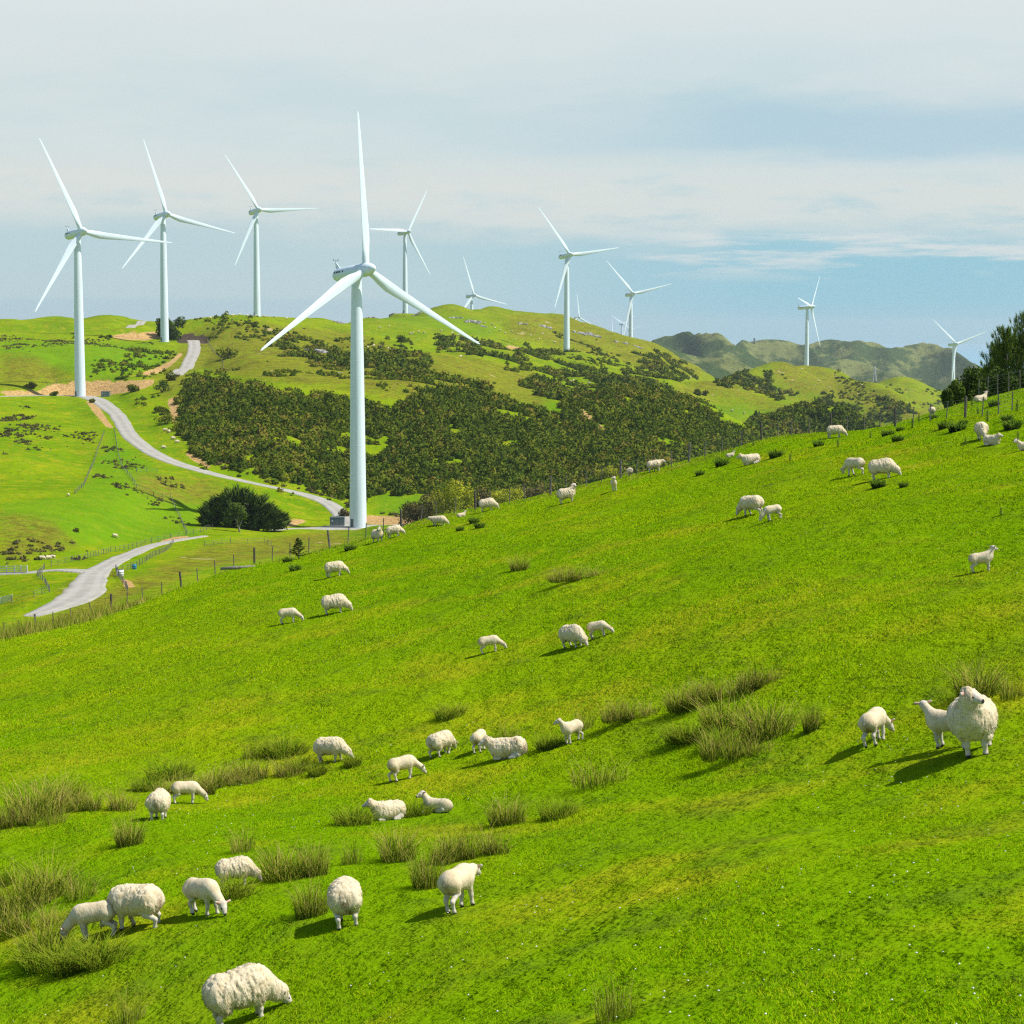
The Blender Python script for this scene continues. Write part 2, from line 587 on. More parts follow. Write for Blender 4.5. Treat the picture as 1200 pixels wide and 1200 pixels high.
def blur_region(poly, lo, hi, soft=1.0):
    """0..1 mask on the terrain grid"""
    return (inpoly(UG, VG, poly) & (YG > lo) & (YG < hi)).astype(float)


DIRT = [  # bare tan earth: cut banks, slips, tracks
    ([(48, 456), (60, 450), (90, 447.5), (140, 446), (182, 444.5), (178, 452), (160, 458), (135, 462), (108, 465), (70, 464), (50, 463)], 780, 1000),
    ([(127, 394), (150, 390), (182, 388), (189, 396), (170, 399), (140, 398)], 950, 1200),
    ([(196, 468), (208, 464), (211, 485), (207, 497), (201, 493)], 600, 900),
    ([(216, 528), (228, 532), (240, 541), (250, 548), (244, 549), (228, 541), (218, 534)], 500, 750),
    ([(672, 473), (682, 478), (700, 494), (716, 508), (712, 511), (694, 498), (676, 482)], 600, 1000),
    ([(404, 604), (440, 604), (462, 605), (500, 611), (500, 618), (450, 615), (404, 613)], 480, 640),
    ([(320, 613), (345, 608), (362, 610), (345, 617), (322, 618)], 480, 640),
    ([(592, 404), (612, 407), (606, 410), (594, 408)], 1100, 1600),
    ([(62, 710), (72, 703), (80, 690), (84, 698), (76, 707)], 250, 420),
    ([(100, 470), (112, 470), (126, 492), (134, 503), (124, 500), (110, 484)], 600, 850),
    ([(165, 437), (180, 432), (198, 424), (212, 412), (214, 416), (200, 429), (184, 438), (170, 441)], 800, 1150),
    ([(140, 677), (152, 680), (160, 688), (146, 689)], 200, 420),
    ([(186, 634), (205, 629), (222, 628), (220, 633), (196, 637)], 380, 560),
    ([(0, 458), (48, 457), (52, 463), (10, 464), (0, 462)], 740, 900),
]
DARKDIRT = [([(206, 398), (214, 392), (236, 391), (247, 396), (243, 403), (208, 402)], 1000, 1250)]
DRY = [
    ([(230, 385), (300, 378), (420, 392), (460, 410), (560, 420), (640, 440), (640, 480), (560, 460), (480, 470), (400, 455), (300, 445), (230, 430), (200, 470), (180, 450)], 600, 1500),
    ([(600, 370), (680, 372), (770, 405), (830, 430), (810, 440), (740, 425), (680, 412), (640, 400), (600, 395)], 1100, 2300),
    ([(0, 415), (40, 418), (90, 445), (90, 455), (0, 455)], 800, 1100),
    ([(0, 600), (60, 610), (90, 640), (40, 650), (0, 655)], 380, 600),
    ([(160, 555), (260, 565), (270, 585), (200, 590), (160, 575)], 450, 700),
    ([(70, 690), (125, 665), (140, 675), (60, 700)], 300, 420),
    ([(400, 620), (240, 640), (60, 720), (60, 735), (240, 665), (420, 640)], 200, 560),
    ([(900, 430), (950, 428), (1100, 490), (1100, 510), (1000, 470), (920, 450)], 1400, 2400),
    ([(770, 460), (840, 444), (935, 481), (930, 486), (850, 462), (800, 468)], 1000, 1500),
]
LUSH = [
    ([(130, 505), (230, 590), (230, 628), (90, 640), (0, 625), (0, 590), (95, 580)], 350, 700),
    ([(440, 580), (500, 580), (500, 603), (440, 603)], 450, 700),
    ([(0, 400), (180, 402), (200, 425), (120, 445), (60, 430), (0, 415)], 850, 1200),
    ([(560, 395), (600, 400), (430, 372), (540, 368), (600, 385)], 1100, 2000),
    ([(600, 455), (655, 476), (655, 484), (600, 470), (575, 455)], 700, 1100),
    ([(820, 475), (930, 480), (880, 492), (840, 490)], 1000, 1500),
]
dirt = np.zeros_like(ZG); dark = np.zeros_like(ZG); dry = np.zeros_like(ZG); lush = np.zeros_like(ZG)
for p, a, b in DIRT: dirt = np.maximum(dirt, blur_region(p, a, b))
for p, a, b in DARKDIRT: dark = np.maximum(dark, blur_region(p, a, b))
for p, a, b in DRY: dry = np.maximum(dry, blur_region(p, a, b))
for p, a, b in LUSH: lush = np.maximum(lush, blur_region(p, a, b))


def soften(A, r):
    for _ in range(r):
        A = (A + np.roll(A, 1, 0) + np.roll(A, -1, 0) + np.roll(A, 1, 1) + np.roll(A, -1, 1)) / 5
    return A


dirt, dark, dry, lush = soften(dirt, 2), soften(dark, 2), soften(dry, 30), soften(lush, 10)
dry = np.clip(dry + 0.45 * np.clip((YG - 900) / 900, 0, 1) * (YG > 300), 0, 1)
# dry strip along the crest fence on the left
fence_strip = np.exp(-((YG - CREST_Y - 2.5) / 2.2) ** 2)
dry = np.maximum(dry, 0.75 * fence_strip)

# ------------------------------------------------------------------ ground materials
GREEN_A = (0.130, 0.245, 0.002)
GREEN_B = (0.205, 0.300, 0.003)
GREEN_Y = (0.310, 0.305, 0.010)


def ground_material():
    m, nt = material("pasture")
    pos = nt.n("ShaderNodeNewGeometry").outputs["Position"]
    big = nt.noise(pos, 0.035, 4)
    mid = nt.noise(pos, 0.23, 4)
    fine = nt.noise(pos, 1.7, 5, 0.65)
    tuft = nt.noise(pos, 0.55, 5, 0.7)
    c = nt.mix(nt.step(big, 0.35, 0.65), GREEN_A, GREEN_B)
    c = nt.mix(nt.m("MULTIPLY", nt.step(mid, 0.48, 0.68), 0.75), c, GREEN_Y)
    c = nt.mix(nt.m("MULTIPLY", nt.step(tuft, 0.5, 0.7), 0.7), c, (0.075, 0.120, 0.010))
    lush = nt.attr("lush")
    c = nt.mix(nt.m("MULTIPLY", lush, 0.6), c, (0.115, 0.260, 0.006))
    dryf = nt.m("MULTIPLY", nt.attr("dry"), nt.step(nt.m("ADD", nt.m("MULTIPLY", mid, 0.6), nt.m("MULTIPLY", tuft, 0.4)), 0.25, 0.62))
    dcol = nt.mix(nt.step(tuft, 0.35, 0.65), (0.250, 0.240, 0.022), (0.140, 0.125, 0.016))
    c = nt.mix(dryf, c, dcol)
    c = nt.mix(nt.m("MULTIPLY", nt.m("MULTIPLY", nt.step(nt.noise(pos, 0.13, 6, 0.72), 0.5, 0.62), nt.m("ADD", nt.attr("dry"), 0.25)), 0.55), c, (0.115, 0.115, 0.014))
    scar = nt.m("MULTIPLY", nt.step(nt.noise(pos, 0.085, 3, 0.6), 0.69, 0.72), nt.attr("dry"))
    c = nt.mix(nt.m("MULTIPLY", scar, 0.85), c, (0.42, 0.33, 0.16))
    edge = nt.m("ADD", nt.attr("dirt"), nt.m("MULTIPLY", nt.m("SUBTRACT", tuft, 0.5), 1.1))
    dc = nt.mix(nt.step(nt.noise(nt.scaled(pos, (1, 1, 0.25)), 1.1, 6, 0.7), 0.36, 0.62), (0.60, 0.40, 0.16), (0.33, 0.205, 0.08))
    c = nt.mix(nt.step(edge, 0.45, 0.62), c, dc)
    edge2 = nt.m("ADD", nt.attr("dark_earth"), nt.m("MULTIPLY", nt.m("SUBTRACT", tuft, 0.5), 0.7))
    c = nt.mix(nt.step(edge2, 0.4, 0.6), c, (0.075, 0.058, 0.042))
    h = nt.m("ADD", nt.m("MULTIPLY", tuft, 0.7), nt.m("MULTIPLY", fine, 0.3))
    finish(nt, c, 1.0, (h, 1.1, 0.8), 0.0)
    return m


M_GROUND = ground_material()
nr = len(Y_ROW)
idx = np.arange(nr * n_c).reshape(nr, n_c)
quads = np.stack([idx[:-1, :-1], idx[:-1, 1:], idx[1:, 1:], idx[1:, :-1]], -1).reshape(-1, 4)
VV = np.stack([XG, YG, ZG], -1).reshape(-1, 3)
ground = link("ground", np_mesh("ground", VV, quads, M_GROUND, {"dirt": dirt.ravel(), "dark_earth": dark.ravel(), "dry": dry.ravel(), "lush": lush.ravel()}, smooth=True))
tag(ground, "rolling green pasture of the hillside, valley and turbine hills", "ground", kind="structure")

# far mountains
mu = np.arange(560, 1420, 1.5)
mY = np.geomspace(3000, 7200, 420)
mS = ray(mu, np.full_like(mu, 420.0))[0]
MX = mS[None, :] * mY[:, None]; MYY = mY[:, None] * np.ones((1, len(mu)))
MZ = np.full_like(MX, -140.0)
for pts, fr, bk in (
    ([(690, 440, 3600), (740, 420, 3600), (770, 414, 3650), (800, 417, 3700), (830, 423, 3700), (870, 431, 3650), (920, 446, 3600)], 0.4, 0.4),
    ([(700, 425, 4500), (745, 402, 4700), (770, 393.5, 4800), (795, 398.5, 4800), (812, 393, 4700), (835, 402, 4600), (860, 413, 4550), (900, 428, 4500)], 0.45, 0.5),
    ([(815, 430, 5000), (853, 409.5, 5300), (880, 402.5, 5400), (905, 400, 5400), (930, 404, 5400), (955, 413, 5300), (1000, 430, 5200)], 0.45, 0.5),
    ([(915, 425, 5500), (955, 407, 5600), (975, 405.5, 5600), (1000, 408, 5500), (1020, 404, 5600), (1045, 411.5, 5500), (1065, 405.5, 5600), (1085, 406, 5600), (1110, 415, 5500), (1140, 430, 5300), (1160, 441, 5200), (1200, 458, 5000)], 0.45, 0.5),
    ([(930, 436, 4500), (975, 424, 4600), (1000, 424, 4650), (1020, 430, 4600), (1050, 440, 4500), (1090, 447, 4400), (1150, 460, 4300)], 0.45, 0.5),
):
    MZ = np.maximum(MZ, ridge(pts, fr, bk, 8, mu, mY, 4))
rid = 0
for L, a in ((420, 1.0), (190, 0.7), (85, 0.42), (38, 0.22), (18, 0.1)):
    rid = rid + a * (0.25 - np.abs(noise2(MX / L + 4.4, MYY / L * 0.8 + L)))
hgt = np.clip((MZ + 140) / 90, 0, 1)
MZ += rid * 52 * hgt
m, nt = material("mountain_scrub")
pos = nt.n("ShaderNodeNewGeometry").outputs["Position"]
b1 = nt.noise(pos, 0.009, 6, 0.68); b2 = nt.noise(pos, 0.035, 6, 0.75)
c = nt.mix(nt.step(b1, 0.45, 0.56), (0.050, 0.085, 0.022), (0.185, 0.205, 0.060))
c = nt.mix(nt.m("MULTIPLY", nt.step(b2, 0.5, 0.68), 0.75), c, (0.030, 0.045, 0.016))
finish(nt, c, 0.95, (b2, 14.0, 0.8), 0.03)
idx = np.arange(len(mY) * len(mu)).reshape(len(mY), len(mu))
quads = np.stack([idx[:-1, :-1], idx[:-1, 1:], idx[1:, 1:], idx[1:, :-1]], -1).reshape(-1, 4)
mountains = link("mountains", np_mesh("mountains", np.stack([MX, MYY, MZ], -1).reshape(-1, 3), quads, m, smooth=True))
tag(mountains, "far brown green mountains on the right horizon", "mountains", kind="structure")

# sea far below, reaching the horizon
m, nt = material("sea_water")
pos = nt.n("ShaderNodeNewGeometry").outputs["Position"]
wv = nt.noise(pos, 0.05, 4)
finish(nt, nt.mix(wv, (0.16, 0.33, 0.42), (0.18, 0.36, 0.45)), 0.6, (wv, 1.0, 0.4), 0.4)
mb = MB(); L = 13500.0
mb.add([(-L, -300, -142), (L, -300, -142), (L, 2 * L, -142), (-L, 2 * L, -142)], [(0, 1, 2, 3)])
tag(mb.build("sea", m), "blue sea on the horizon behind the mountains", "sea", kind="structure")

# roads
m, nt = material("gravel")
pos = nt.n("ShaderNodeNewGeometry").outputs["Position"]
g1, g2 = nt.noise(pos, 0.35, 4), nt.noise(pos, 4.0, 5, 0.7)
wheel = nt.attr("across")
c = nt.mix(nt.step(g1, 0.35, 0.65), (0.38, 0.36, 0.30), (0.30, 0.29, 0.25))
c = nt.mix(nt.m("MULTIPLY", nt.step(g2, 0.45, 0.7), 0.5), c, (0.26, 0.25, 0.22))
c = nt.mix(nt.m("MULTIPLY", wheel, 0.55), c, (0.46, 0.44, 0.39))
finish(nt, c, 0.95, (g2, 0.06), 0.1)
M_GRAVEL = m
for k, P in road_paths.items():
    n = 220
    Q = smooth_path(P, n) if False else np.stack([np.interp(np.linspace(0, 1, n), np.linspace(0, 1, len(P)), P[:, c]) for c in range(3)], 1)
    T = np.gradient(Q[:, :2], axis=0); T /= np.linalg.norm(T, axis=1)[:, None] + 1e-9
    N = np.stack([-T[:, 1], T[:, 0]], 1)
    na = 13
    V, A = [], []
    for a in np.linspace(-1, 1, na):
        wob = 1 + 0.16 * noise2(np.arange(n) / 6.0, np.full(n, 3.0 * np.sign(a)))
        X = Q[:, 0] + N[:, 0] * a * Q[:, 2] / 2 * wob; Y = Q[:, 1] + N[:, 1] * a * Q[:, 2] / 2 * wob
        V.append(np.stack([X, Y, np.interp(np.linspace(0, 1, n), np.linspace(0, 1, len(P)), road_z[k]) + (0.12 + 0.06 * (1 - a * a) if abs(a) < 0.99 else -0.6) + 0.004 * list(road_paths).index(k)], 1))
        A.append(np.full(n, math.exp(-((abs(a) - 0.42) / 0.14) ** 2)))
    for v_ in V:
        v_[0, 2] -= 0.7; v_[-1, 2] -= 0.7
    V = np.stack(V, 1).reshape(-1, 3); A = np.stack(A, 1).ravel()
    idx = np.arange(n * na).reshape(n, na)
    q = np.stack([idx[:-1, :-1], idx[1:, :-1], idx[1:, 1:], idx[:-1, 1:]], -1).reshape(-1, 4)
    nm = {"main": "gravel_road", "upper": "hilltop_road", "lower": "valley_road", "farm_track": "farm_track", "pad": "gravel_pad", "ridge_track": "ridge_track"}[k]
    lb = {"main": "winding pale gravel road climbing from the nearest turbine to the left", "upper": "short grey stretch of road near the hilltop on the left",
          "lower": "grey road bending through the valley at the left edge", "farm_track": "narrow track leading to the white railed fence at the left",
          "pad": "flat gravel pad round the foot of the largest turbine", "ridge_track": "pale bit of road on the left skyline"}[k]
    tag(link(nm, np_mesh(nm, V, q, M_GRAVEL, {"across": A}, smooth=True)), lb, "road", kind="structure")
# ------------------------------------------------------------------ light and sky
SUN_EL, SUN_BACK = math.radians(53), math.radians(5)
sd = Vector((math.cos(SUN_EL) * math.cos(SUN_BACK), -math.cos(SUN_EL) * math.sin(SUN_BACK), math.sin(SUN_EL)))
sun_data = bpy.data.lights.new("sun", "SUN")
sun_data.energy = 5.0
sun_data.angle = math.radians(0.53)
sun_data.color = (1.0, 0.95, 0.86)
sun = bpy.data.objects.new("sun", sun_data)
sun.rotation_euler = sd.to_track_quat("Z", "Y").to_euler()
COL.objects.link(sun)

world = bpy.data.worlds.new("World")
scene.world = world
world.use_nodes = True
nt = NT(world.node_tree)
sky = nt.n("ShaderNodeTexSky", sky_type="NISHITA", sun_disc=False, sun_elevation=SUN_EL, sun_rotation=math.atan2(sd.x, sd.y))
sky.altitude = 200.0
sky.air_density = 1.0
sky.dust_density = 0.6
sky.ozone_density = 3.0
SKY_STRENGTH = 0.12
dirn = nt.n("ShaderNodeTexCoord").outputs["Generated"]
sep = nt.n("ShaderNodeSeparateXYZ", {0: dirn})
az = nt.m("ARCTAN2", sep.outputs[0], sep.outputs[1])
el = nt.m("ARCSINE", sep.outputs[2])
comb = nt.n("ShaderNodeCombineXYZ", {0: nt.m("MULTIPLY", az, 5.0), 1: nt.m("MULTIPLY", el, 22.0)})
n1 = nt.noise(comb.outputs[0], 1.3, 5, 0.55)
n2 = nt.noise(comb.outputs[0], 4.0, 6, 0.6)
warp = nt.m("ADD", nt.m("MULTIPLY", nt.m("SUBTRACT", n1, 0.5), 0.030), nt.m("MULTIPLY", nt.m("SUBTRACT", n2, 0.5), 0.012))
ew = nt.m("ADD", el, warp)


def S(v):
    """sky colour as seen, from 0-255 display values, to a Background colour"""
    return tuple((((x / 255 + 0.055) / 1.055) ** 2.4) / SKY_STRENGTH / 2 ** EXPO for x in v)


def E_(v):
    return (390 - v) / F


right = nt.step(az, -0.10, 0.16)                       # bluer towards the right of the view
blue = nt.mix(right, S((191, 213, 216)), S((142, 199, 217)))
low = nt.m("MULTIPLY", nt.step(el, E_(346), E_(357)), nt.step(az, 0.03, -0.08))
low_col = S((168, 200, 213))
blue = nt.mix(nt.m("MULTIPLY", nt.step(el, 0.0, 0.06), 0.35), blue, S((176, 209, 219)))
blue = nt.mix(nt.m("MULTIPLY", low, 0.5), blue, low_col)
# high veil
veil = nt.mix(nt.step(n1, 0.35, 0.65), S((203, 221, 224)), S((216, 226, 227)))
veil = nt.mix(nt.step(el, E_(120), E_(0)), veil, S((223, 230, 231)))
f_veil = nt.step(ew, E_(300), E_(190))
c = nt.mix(nt.m("MULTIPLY", f_veil, 0.93), blue, veil)
# blue streak under the high veil, stronger to the right
streak = nt.m("MULTIPLY", nt.m("MULTIPLY", nt.step(ew, E_(205), E_(172)), nt.step(ew, E_(95), E_(150))), nt.step(az, -0.06, 0.14))
c = nt.mix(nt.m("MULTIPLY", streak, 0.75), c, S((172, 205, 220)))
# cream band of cloud
tilt = nt.m("SUBTRACT", ew, nt.m("MULTIPLY", az, -0.02))
band = nt.m("MULTIPLY", nt.step(tilt, E_(300), E_(246)), nt.step(tilt, E_(170), E_(225)))
band = nt.m("MULTIPLY", band, nt.step(n2, 0.2, 0.55))
c = nt.mix(nt.m("MULTIPLY", band, 0.85), c, S((222, 226, 221)))
# thin wisps low on the right
comb2 = nt.n("ShaderNodeCombineXYZ", {0: nt.m("MULTIPLY", az, 9.0), 1: nt.m("MULTIPLY", el, 85.0)})
n3 = nt.noise(comb2.outputs[0], 1.4, 5, 0.6)
wz = nt.m("MULTIPLY", nt.step(el, E_(340), E_(300)), nt.step(el, E_(262), E_(284)))
w = nt.m("MULTIPLY", nt.m("MULTIPLY", nt.step(n3, 0.45, 0.62), wz), nt.step(az, 0.02, 0.1))
c = nt.mix(nt.m("MULTIPLY", w, 0.8), c, S((224, 228, 226)))
# high above the view: broken cloud over the blue of the sky model
skyc = sky.outputs[0]
big = nt.noise(dirn, 2.2, 5, 0.55)
upper = nt.mix(nt.m("MULTIPLY", nt.step(big, 0.5, 0.72), 0.35), skyc, S((225, 230, 232)))
front = nt.m("MULTIPLY", nt.step(el, 0.42, 0.2), nt.step(nt.m("ABSOLUTE", az), 1.3, 0.6))
c = nt.mix(front, upper, c)
bg = nt.n("ShaderNodeBackground", {"Color": c, "Strength": SKY_STRENGTH})
wo = nt.n("ShaderNodeOutputWorld")
nt.t.links.new(bg.outputs[0], wo.inputs["Surface"])

vs = scene.view_settings
vs.view_transform = "Standard"
vs.look = "None"
vs.exposure = EXPO
vs.gamma = 1.0
scene.cycles.max_bounces = 6
scene.cycles.diffuse_bounces = 2
scene.cycles.glossy_bounces = 2
scene.cycles.transmission_bounces = 2
scene.cycles.transparent_max_bounces = 4
scene.cycles.volume_bounces = 0
scene.cycles.filter_width = 1.3
scene.cycles.use_denoising = False

# ------------------------------------------------------------------ wind turbines
m, nt = material("white_tower_paint")
pos = nt.n("ShaderNodeTexCoord").outputs["Object"]
streaks = nt.noise(nt.scaled(pos, (1.2, 1.2, 0.05)), 1.0, 4)
finish(nt, nt.mix(nt.step(streaks, 0.4, 0.75), (0.70, 0.80, 0.84), (0.60, 0.70, 0.735)), 0.38, None, 0.4)
M_WHITE = m
M_GREYMETAL = simple_mat("grey_metal", (0.16, 0.19, 0.19), (0.11, 0.13, 0.13), 2.0, 0.5, metallic=0.2)
M_DARK = simple_mat("dark_gap", (0.05, 0.06, 0.07), None, 2.0, 0.6)


def ring(r, z, n=32):
    return [(r * math.cos(2 * math.pi * k / n), r * math.sin(2 * math.pi * k / n), z) for k in range(n)]


def blade_mesh():
    mb = MB(); rings = []
    st = [(0.0, 1.9, 1.0, 0), (1.6, 1.9, 1.0, 0), (3.2, 2.15, 0.80, 14), (5.2, 2.65, 0.50, 15), (8.0, 2.95, 0.32, 13), (11, 2.72, 0.26, 10.5), (16, 2.25, 0.22, 7), (22, 1.78, 0.19, 4), (29, 1.3, 0.17, 2), (35, 0.94, 0.15, 1), (38.6, 0.7, 0.14, 0), (40.3, 0.5, 0.14, 0), (40.9, 0.22, 0.14, 0), (41.05, 0.05, 0.2, 0)]
    n = 20
    for z, ch, th, tw in st:
        r = []
        rd = max(0.0, min(1.0, (th - 0.26) / 0.6))
        for k in range(n):
            t = 2 * math.pi * k / n
            ca, sa = math.cos(t), math.sin(t)
            x_air = ch * (0.5 * ca + 0.22 * (1 - rd)) ; y_air = 0.5 * ch * th * sa * (1 - (1 - rd) * 0.55 * (-ca if ca < 0 else 0) ** 0.8) 
            a = math.radians(tw + 3)
            # chord lies in the rotor plane (local Y), thickness along the axis (local X)
            r.append((y_air * math.cos(a) - x_air * math.sin(a), x_air * math.cos(a) + y_air * math.sin(a), z))
        rings.append(r)
    mb.loft(rings)
    return mb.mesh("blade", M_WHITE, True)


def build_turbine():
    root = bpy.data.objects.new("wind_turbine", None)
    COL.objects.link(root)
    mb = MB()
    prof = [(2.25, -4), (2.25, 0), (2.23, 5), (2.1, 16), (1.95, 30), (1.75, 46), (1.5, 58), (1.33, 65.2), (1.33, 66.6)]
    mb.loft([ring(r, z) for r, z in prof], cap=False)
    tower = mb.build("tower", M_WHITE, root, True)
    for z, r in ((0.15, 2.34), (22.0, 2.045), (44.5, 1.785)):
        mb = MB()
        mb.loft([ring(r - 0.03, z - 0.12), ring(r, z - 0.08), ring(r, z + 0.08), ring(r - 0.03, z + 0.12)], cap=False)
        mb.build("flange", M_WHITE, tower, True)
    mb = MB()
    mb.box((0.3, -2.26, 1.5), (0.95, 0.16, 2.1))
    mb.box((0.3, -2.75, 0.15), (1.3, 1.2, 0.7))
    mb.build("door", M_GREYMETAL, tower)
    # nacelle: long rounded drum, tail lower and rounder
    nac = []
    for x, r, zz in ((-9.7, 0.25, -0.25), (-9.55, 0.9, -0.22), (-9.2, 1.35, -0.18), (-8.4, 1.68, -0.12), (-6, 1.8, -0.05), (-2, 1.8, 0.0), (1.2, 1.75, 0.0), (2.3, 1.62, 0.0), (2.55, 1.55, 0.0)):
        nac.append([(x, r * math.cos(2 * math.pi * k / 24), zz + r * math.sin(2 * math.pi * k / 24)) for k in range(24)])
    T = Matrix.Translation((0, 0, 67.95)) @ Matrix.Rotation(-math.radians(5), 4, "Y")
    mb = MB(); mb.loft(nac)
    nacelle = mb.build("nacelle", M_WHITE, root, True)
    nacelle.matrix_local = T
    mb = MB(); mb.loft([ring(1.36, -1.9, 24), ring(1.42, -1.0, 24)], cap=True)
    mb.build("yaw_collar", M_WHITE, nacelle, True)
    mb = MB()
    mb.loft([[(-9.0, -0.12, 1.2), (-7.2, -0.12, 1.6), (-7.2, 0.12, 1.6), (-9.0, 0.12, 1.2)], [(-9.35, -0.1, 3.3), (-8.9, -0.1, 3.3), (-8.9, 0.1, 3.3), (-9.35, 0.1, 3.3)]])
    mb.build("tail_fin", M_WHITE, nacelle)
    mb = MB()
    mb.tube([(-9.1, 0, 3.2), (-9.1, 0, 4.0)], 0.06, 6); mb.tube([(-9.1, -0.75, 3.9), (-9.1, 0.75, 3.9)], 0.06, 6)
    mb.box((-9.1, -0.75, 4.05), (0.2, 0.2, 0.3)); mb.box((-9.1, 0.75, 4.05), (0.2, 0.2, 0.3))
    mb.build("weather_mast", M_GREYMETAL, nacelle)
    for side in (-1, 1):
        for x in (-7.6, -6.6, -5.9, -5.2, -3.9):
            mb = MB()
            mb.box((x, side * 1.74, 0.42), (0.45, 0.16, 0.42))
            mb.build("vent", M_DARK, nacelle)
    hub = []
    for x, r in ((2.6, 1.5), (2.75, 1.78), (3.4, 1.86), (5.0, 1.80), (6.2, 1.5), (7.2, 1.08), (7.9, 0.62), (8.2, 0.2)):
        hub.append([(x, r * math.cos(2 * math.pi * k / 24), r * math.sin(2 * math.pi * k / 24)) for k in range(24)])
    mb = MB(); mb.loft(hub)
    h = mb.build("hub", M_WHITE, root, True)
    h.matrix_local = T
    bm = blade_mesh()
    blades = [link("blade", bm, root) for _ in range(3)]
    return root, blades


def copy_tree(o, parent=None):
    c = o.copy()
    COL.objects.link(c)
    if parent is not None:
        c.parent = parent
    for ch in list(o.children):
        copy_tree(ch, c)
    return c


proto, _ = build_turbine()
roots = [proto] + [copy_tree(proto) for _ in TURB[1:]]
HUBT = Matrix.Translation((0, 0, 67.95)) @ Matrix.Rotation(-math.radians(5), 4, "Y")
for root, b, (hu, hv, yaw, ph, Yt, lab) in zip(roots, turb_pos, TURB):
    root.location = b
    root.rotation_euler = (0, 0, math.radians(yaw - 90))
    for k, bl in enumerate([c for c in root.children if c.name.startswith("blade")]):
        bl.matrix_local = HUBT @ Matrix.Translation((4.3, 0, 0)) @ Matrix.Rotation(math.radians(ph + 120 * k), 4, "X") @ Matrix.Rotation(math.radians(2), 4, "Y")
    tag(root, lab, "wind turbine", "wind turbines across the hills")
# ------------------------------------------------------------------ sheep
def surface_nets(f, lo, hi, h):
    lo, hi = np.array(lo, float), np.array(hi, float)
    n = np.ceil((hi - lo) / h).astype(int) + 1
    ax = [lo[k] + h * np.arange(n[k]) for k in range(3)]
    X, Y, Z = np.meshgrid(*ax, indexing="ij")
    G = f(X, Y, Z)
    S = G < 0
    c = [(a, b, d) for a in (0, 1) for b in (0, 1) for d in (0, 1)]
    sl = lambda A, o: A[o[0]:n[0] - 1 + o[0], o[1]:n[1] - 1 + o[1], o[2]:n[2] - 1 + o[2]]
    acc = np.zeros(tuple(n - 1) + (3,)); cnt = np.zeros(tuple(n - 1))
    for i in range(8):
        for j in range(i + 1, 8):
            if sum(abs(p - q) for p, q in zip(c[i], c[j])) != 1:
                continue
            a, b = sl(G, c[i]), sl(G, c[j])
            x = (a < 0) != (b < 0)
            t = np.where(x, a / np.where(x, a - b, 1), 0)
            for k in range(3):
                acc[..., k] += np.where(x, c[i][k] + t * (c[j][k] - c[i][k]), 0)
            cnt += x
    act = cnt > 0
    idx = np.full(act.shape, -1); idx[act] = np.arange(act.sum())
    ii = np.argwhere(act)
    V = (ii + acc[act] / cnt[act][:, None]) * h + lo
    Q = []
    for k in range(3):
        o = [0, 0, 0]; o[k] = 1
        a = S[:-1] if False else S
        s0 = [slice(0, n[q] - (1 if q == k else 0)) for q in range(3)]
        s1 = [slice(1 if q == k else 0, n[q]) for q in range(3)]
        d0, d1 = S[tuple(s0)], S[tuple(s1)]
        e = np.argwhere(d0 != d1)
        u, w = [(1, 2), (2, 0), (0, 1)][k]
        e = e[(e[:, u] > 0) & (e[:, w] > 0) & (e[:, u] < n[u] - 1) & (e[:, w] < n[w] - 1)]
        du = np.eye(3, dtype=int)[u]; dw = np.eye(3, dtype=int)[w]
        g = lambda p: idx[p[:, 0], p[:, 1], p[:, 2]]
        q = np.stack([g(e - du - dw), g(e - dw), g(e), g(e - du)], 1)
        flip = ~d0[e[:, 0], e[:, 1], e[:, 2]]
        q[flip] = q[flip][:, ::-1]
        Q.append(q)
    Q = np.concatenate(Q)
    return V, Q[(Q >= 0).all(1)]


def sd_cap(X, Y, Z, a, b, ra, rb):
    a, b = np.array(a, float), np.array(b, float)
    d = b - a; L = d @ d
    t = np.clip(((X - a[0]) * d[0] + (Y - a[1]) * d[1] + (Z - a[2]) * d[2]) / L, 0, 1)
    return np.sqrt((X - a[0] - t * d[0]) ** 2 + (Y - a[1] - t * d[1]) ** 2 + (Z - a[2] - t * d[2]) ** 2) - (ra + (rb - ra) * t)


def sd_ell(X, Y, Z, c, r, R=None):
    P = [X - c[0], Y - c[1], Z - c[2]]
    if R is not None:
        P = [R[k][0] * P[0] + R[k][1] * P[1] + R[k][2] * P[2] for k in range(3)]
    q = np.sqrt(sum((p / s) ** 2 for p, s in zip(P, r)))
    q2 = np.sqrt(sum((p / (s * s)) ** 2 for p, s in zip(P, r))) + 1e-9
    return q * (q - 1) / q2


def smin(a, b, k):
    h = np.clip(0.5 + 0.5 * (b - a) / k, 0, 1)
    return b * (1 - h) + a * h - k * h * (1 - h)


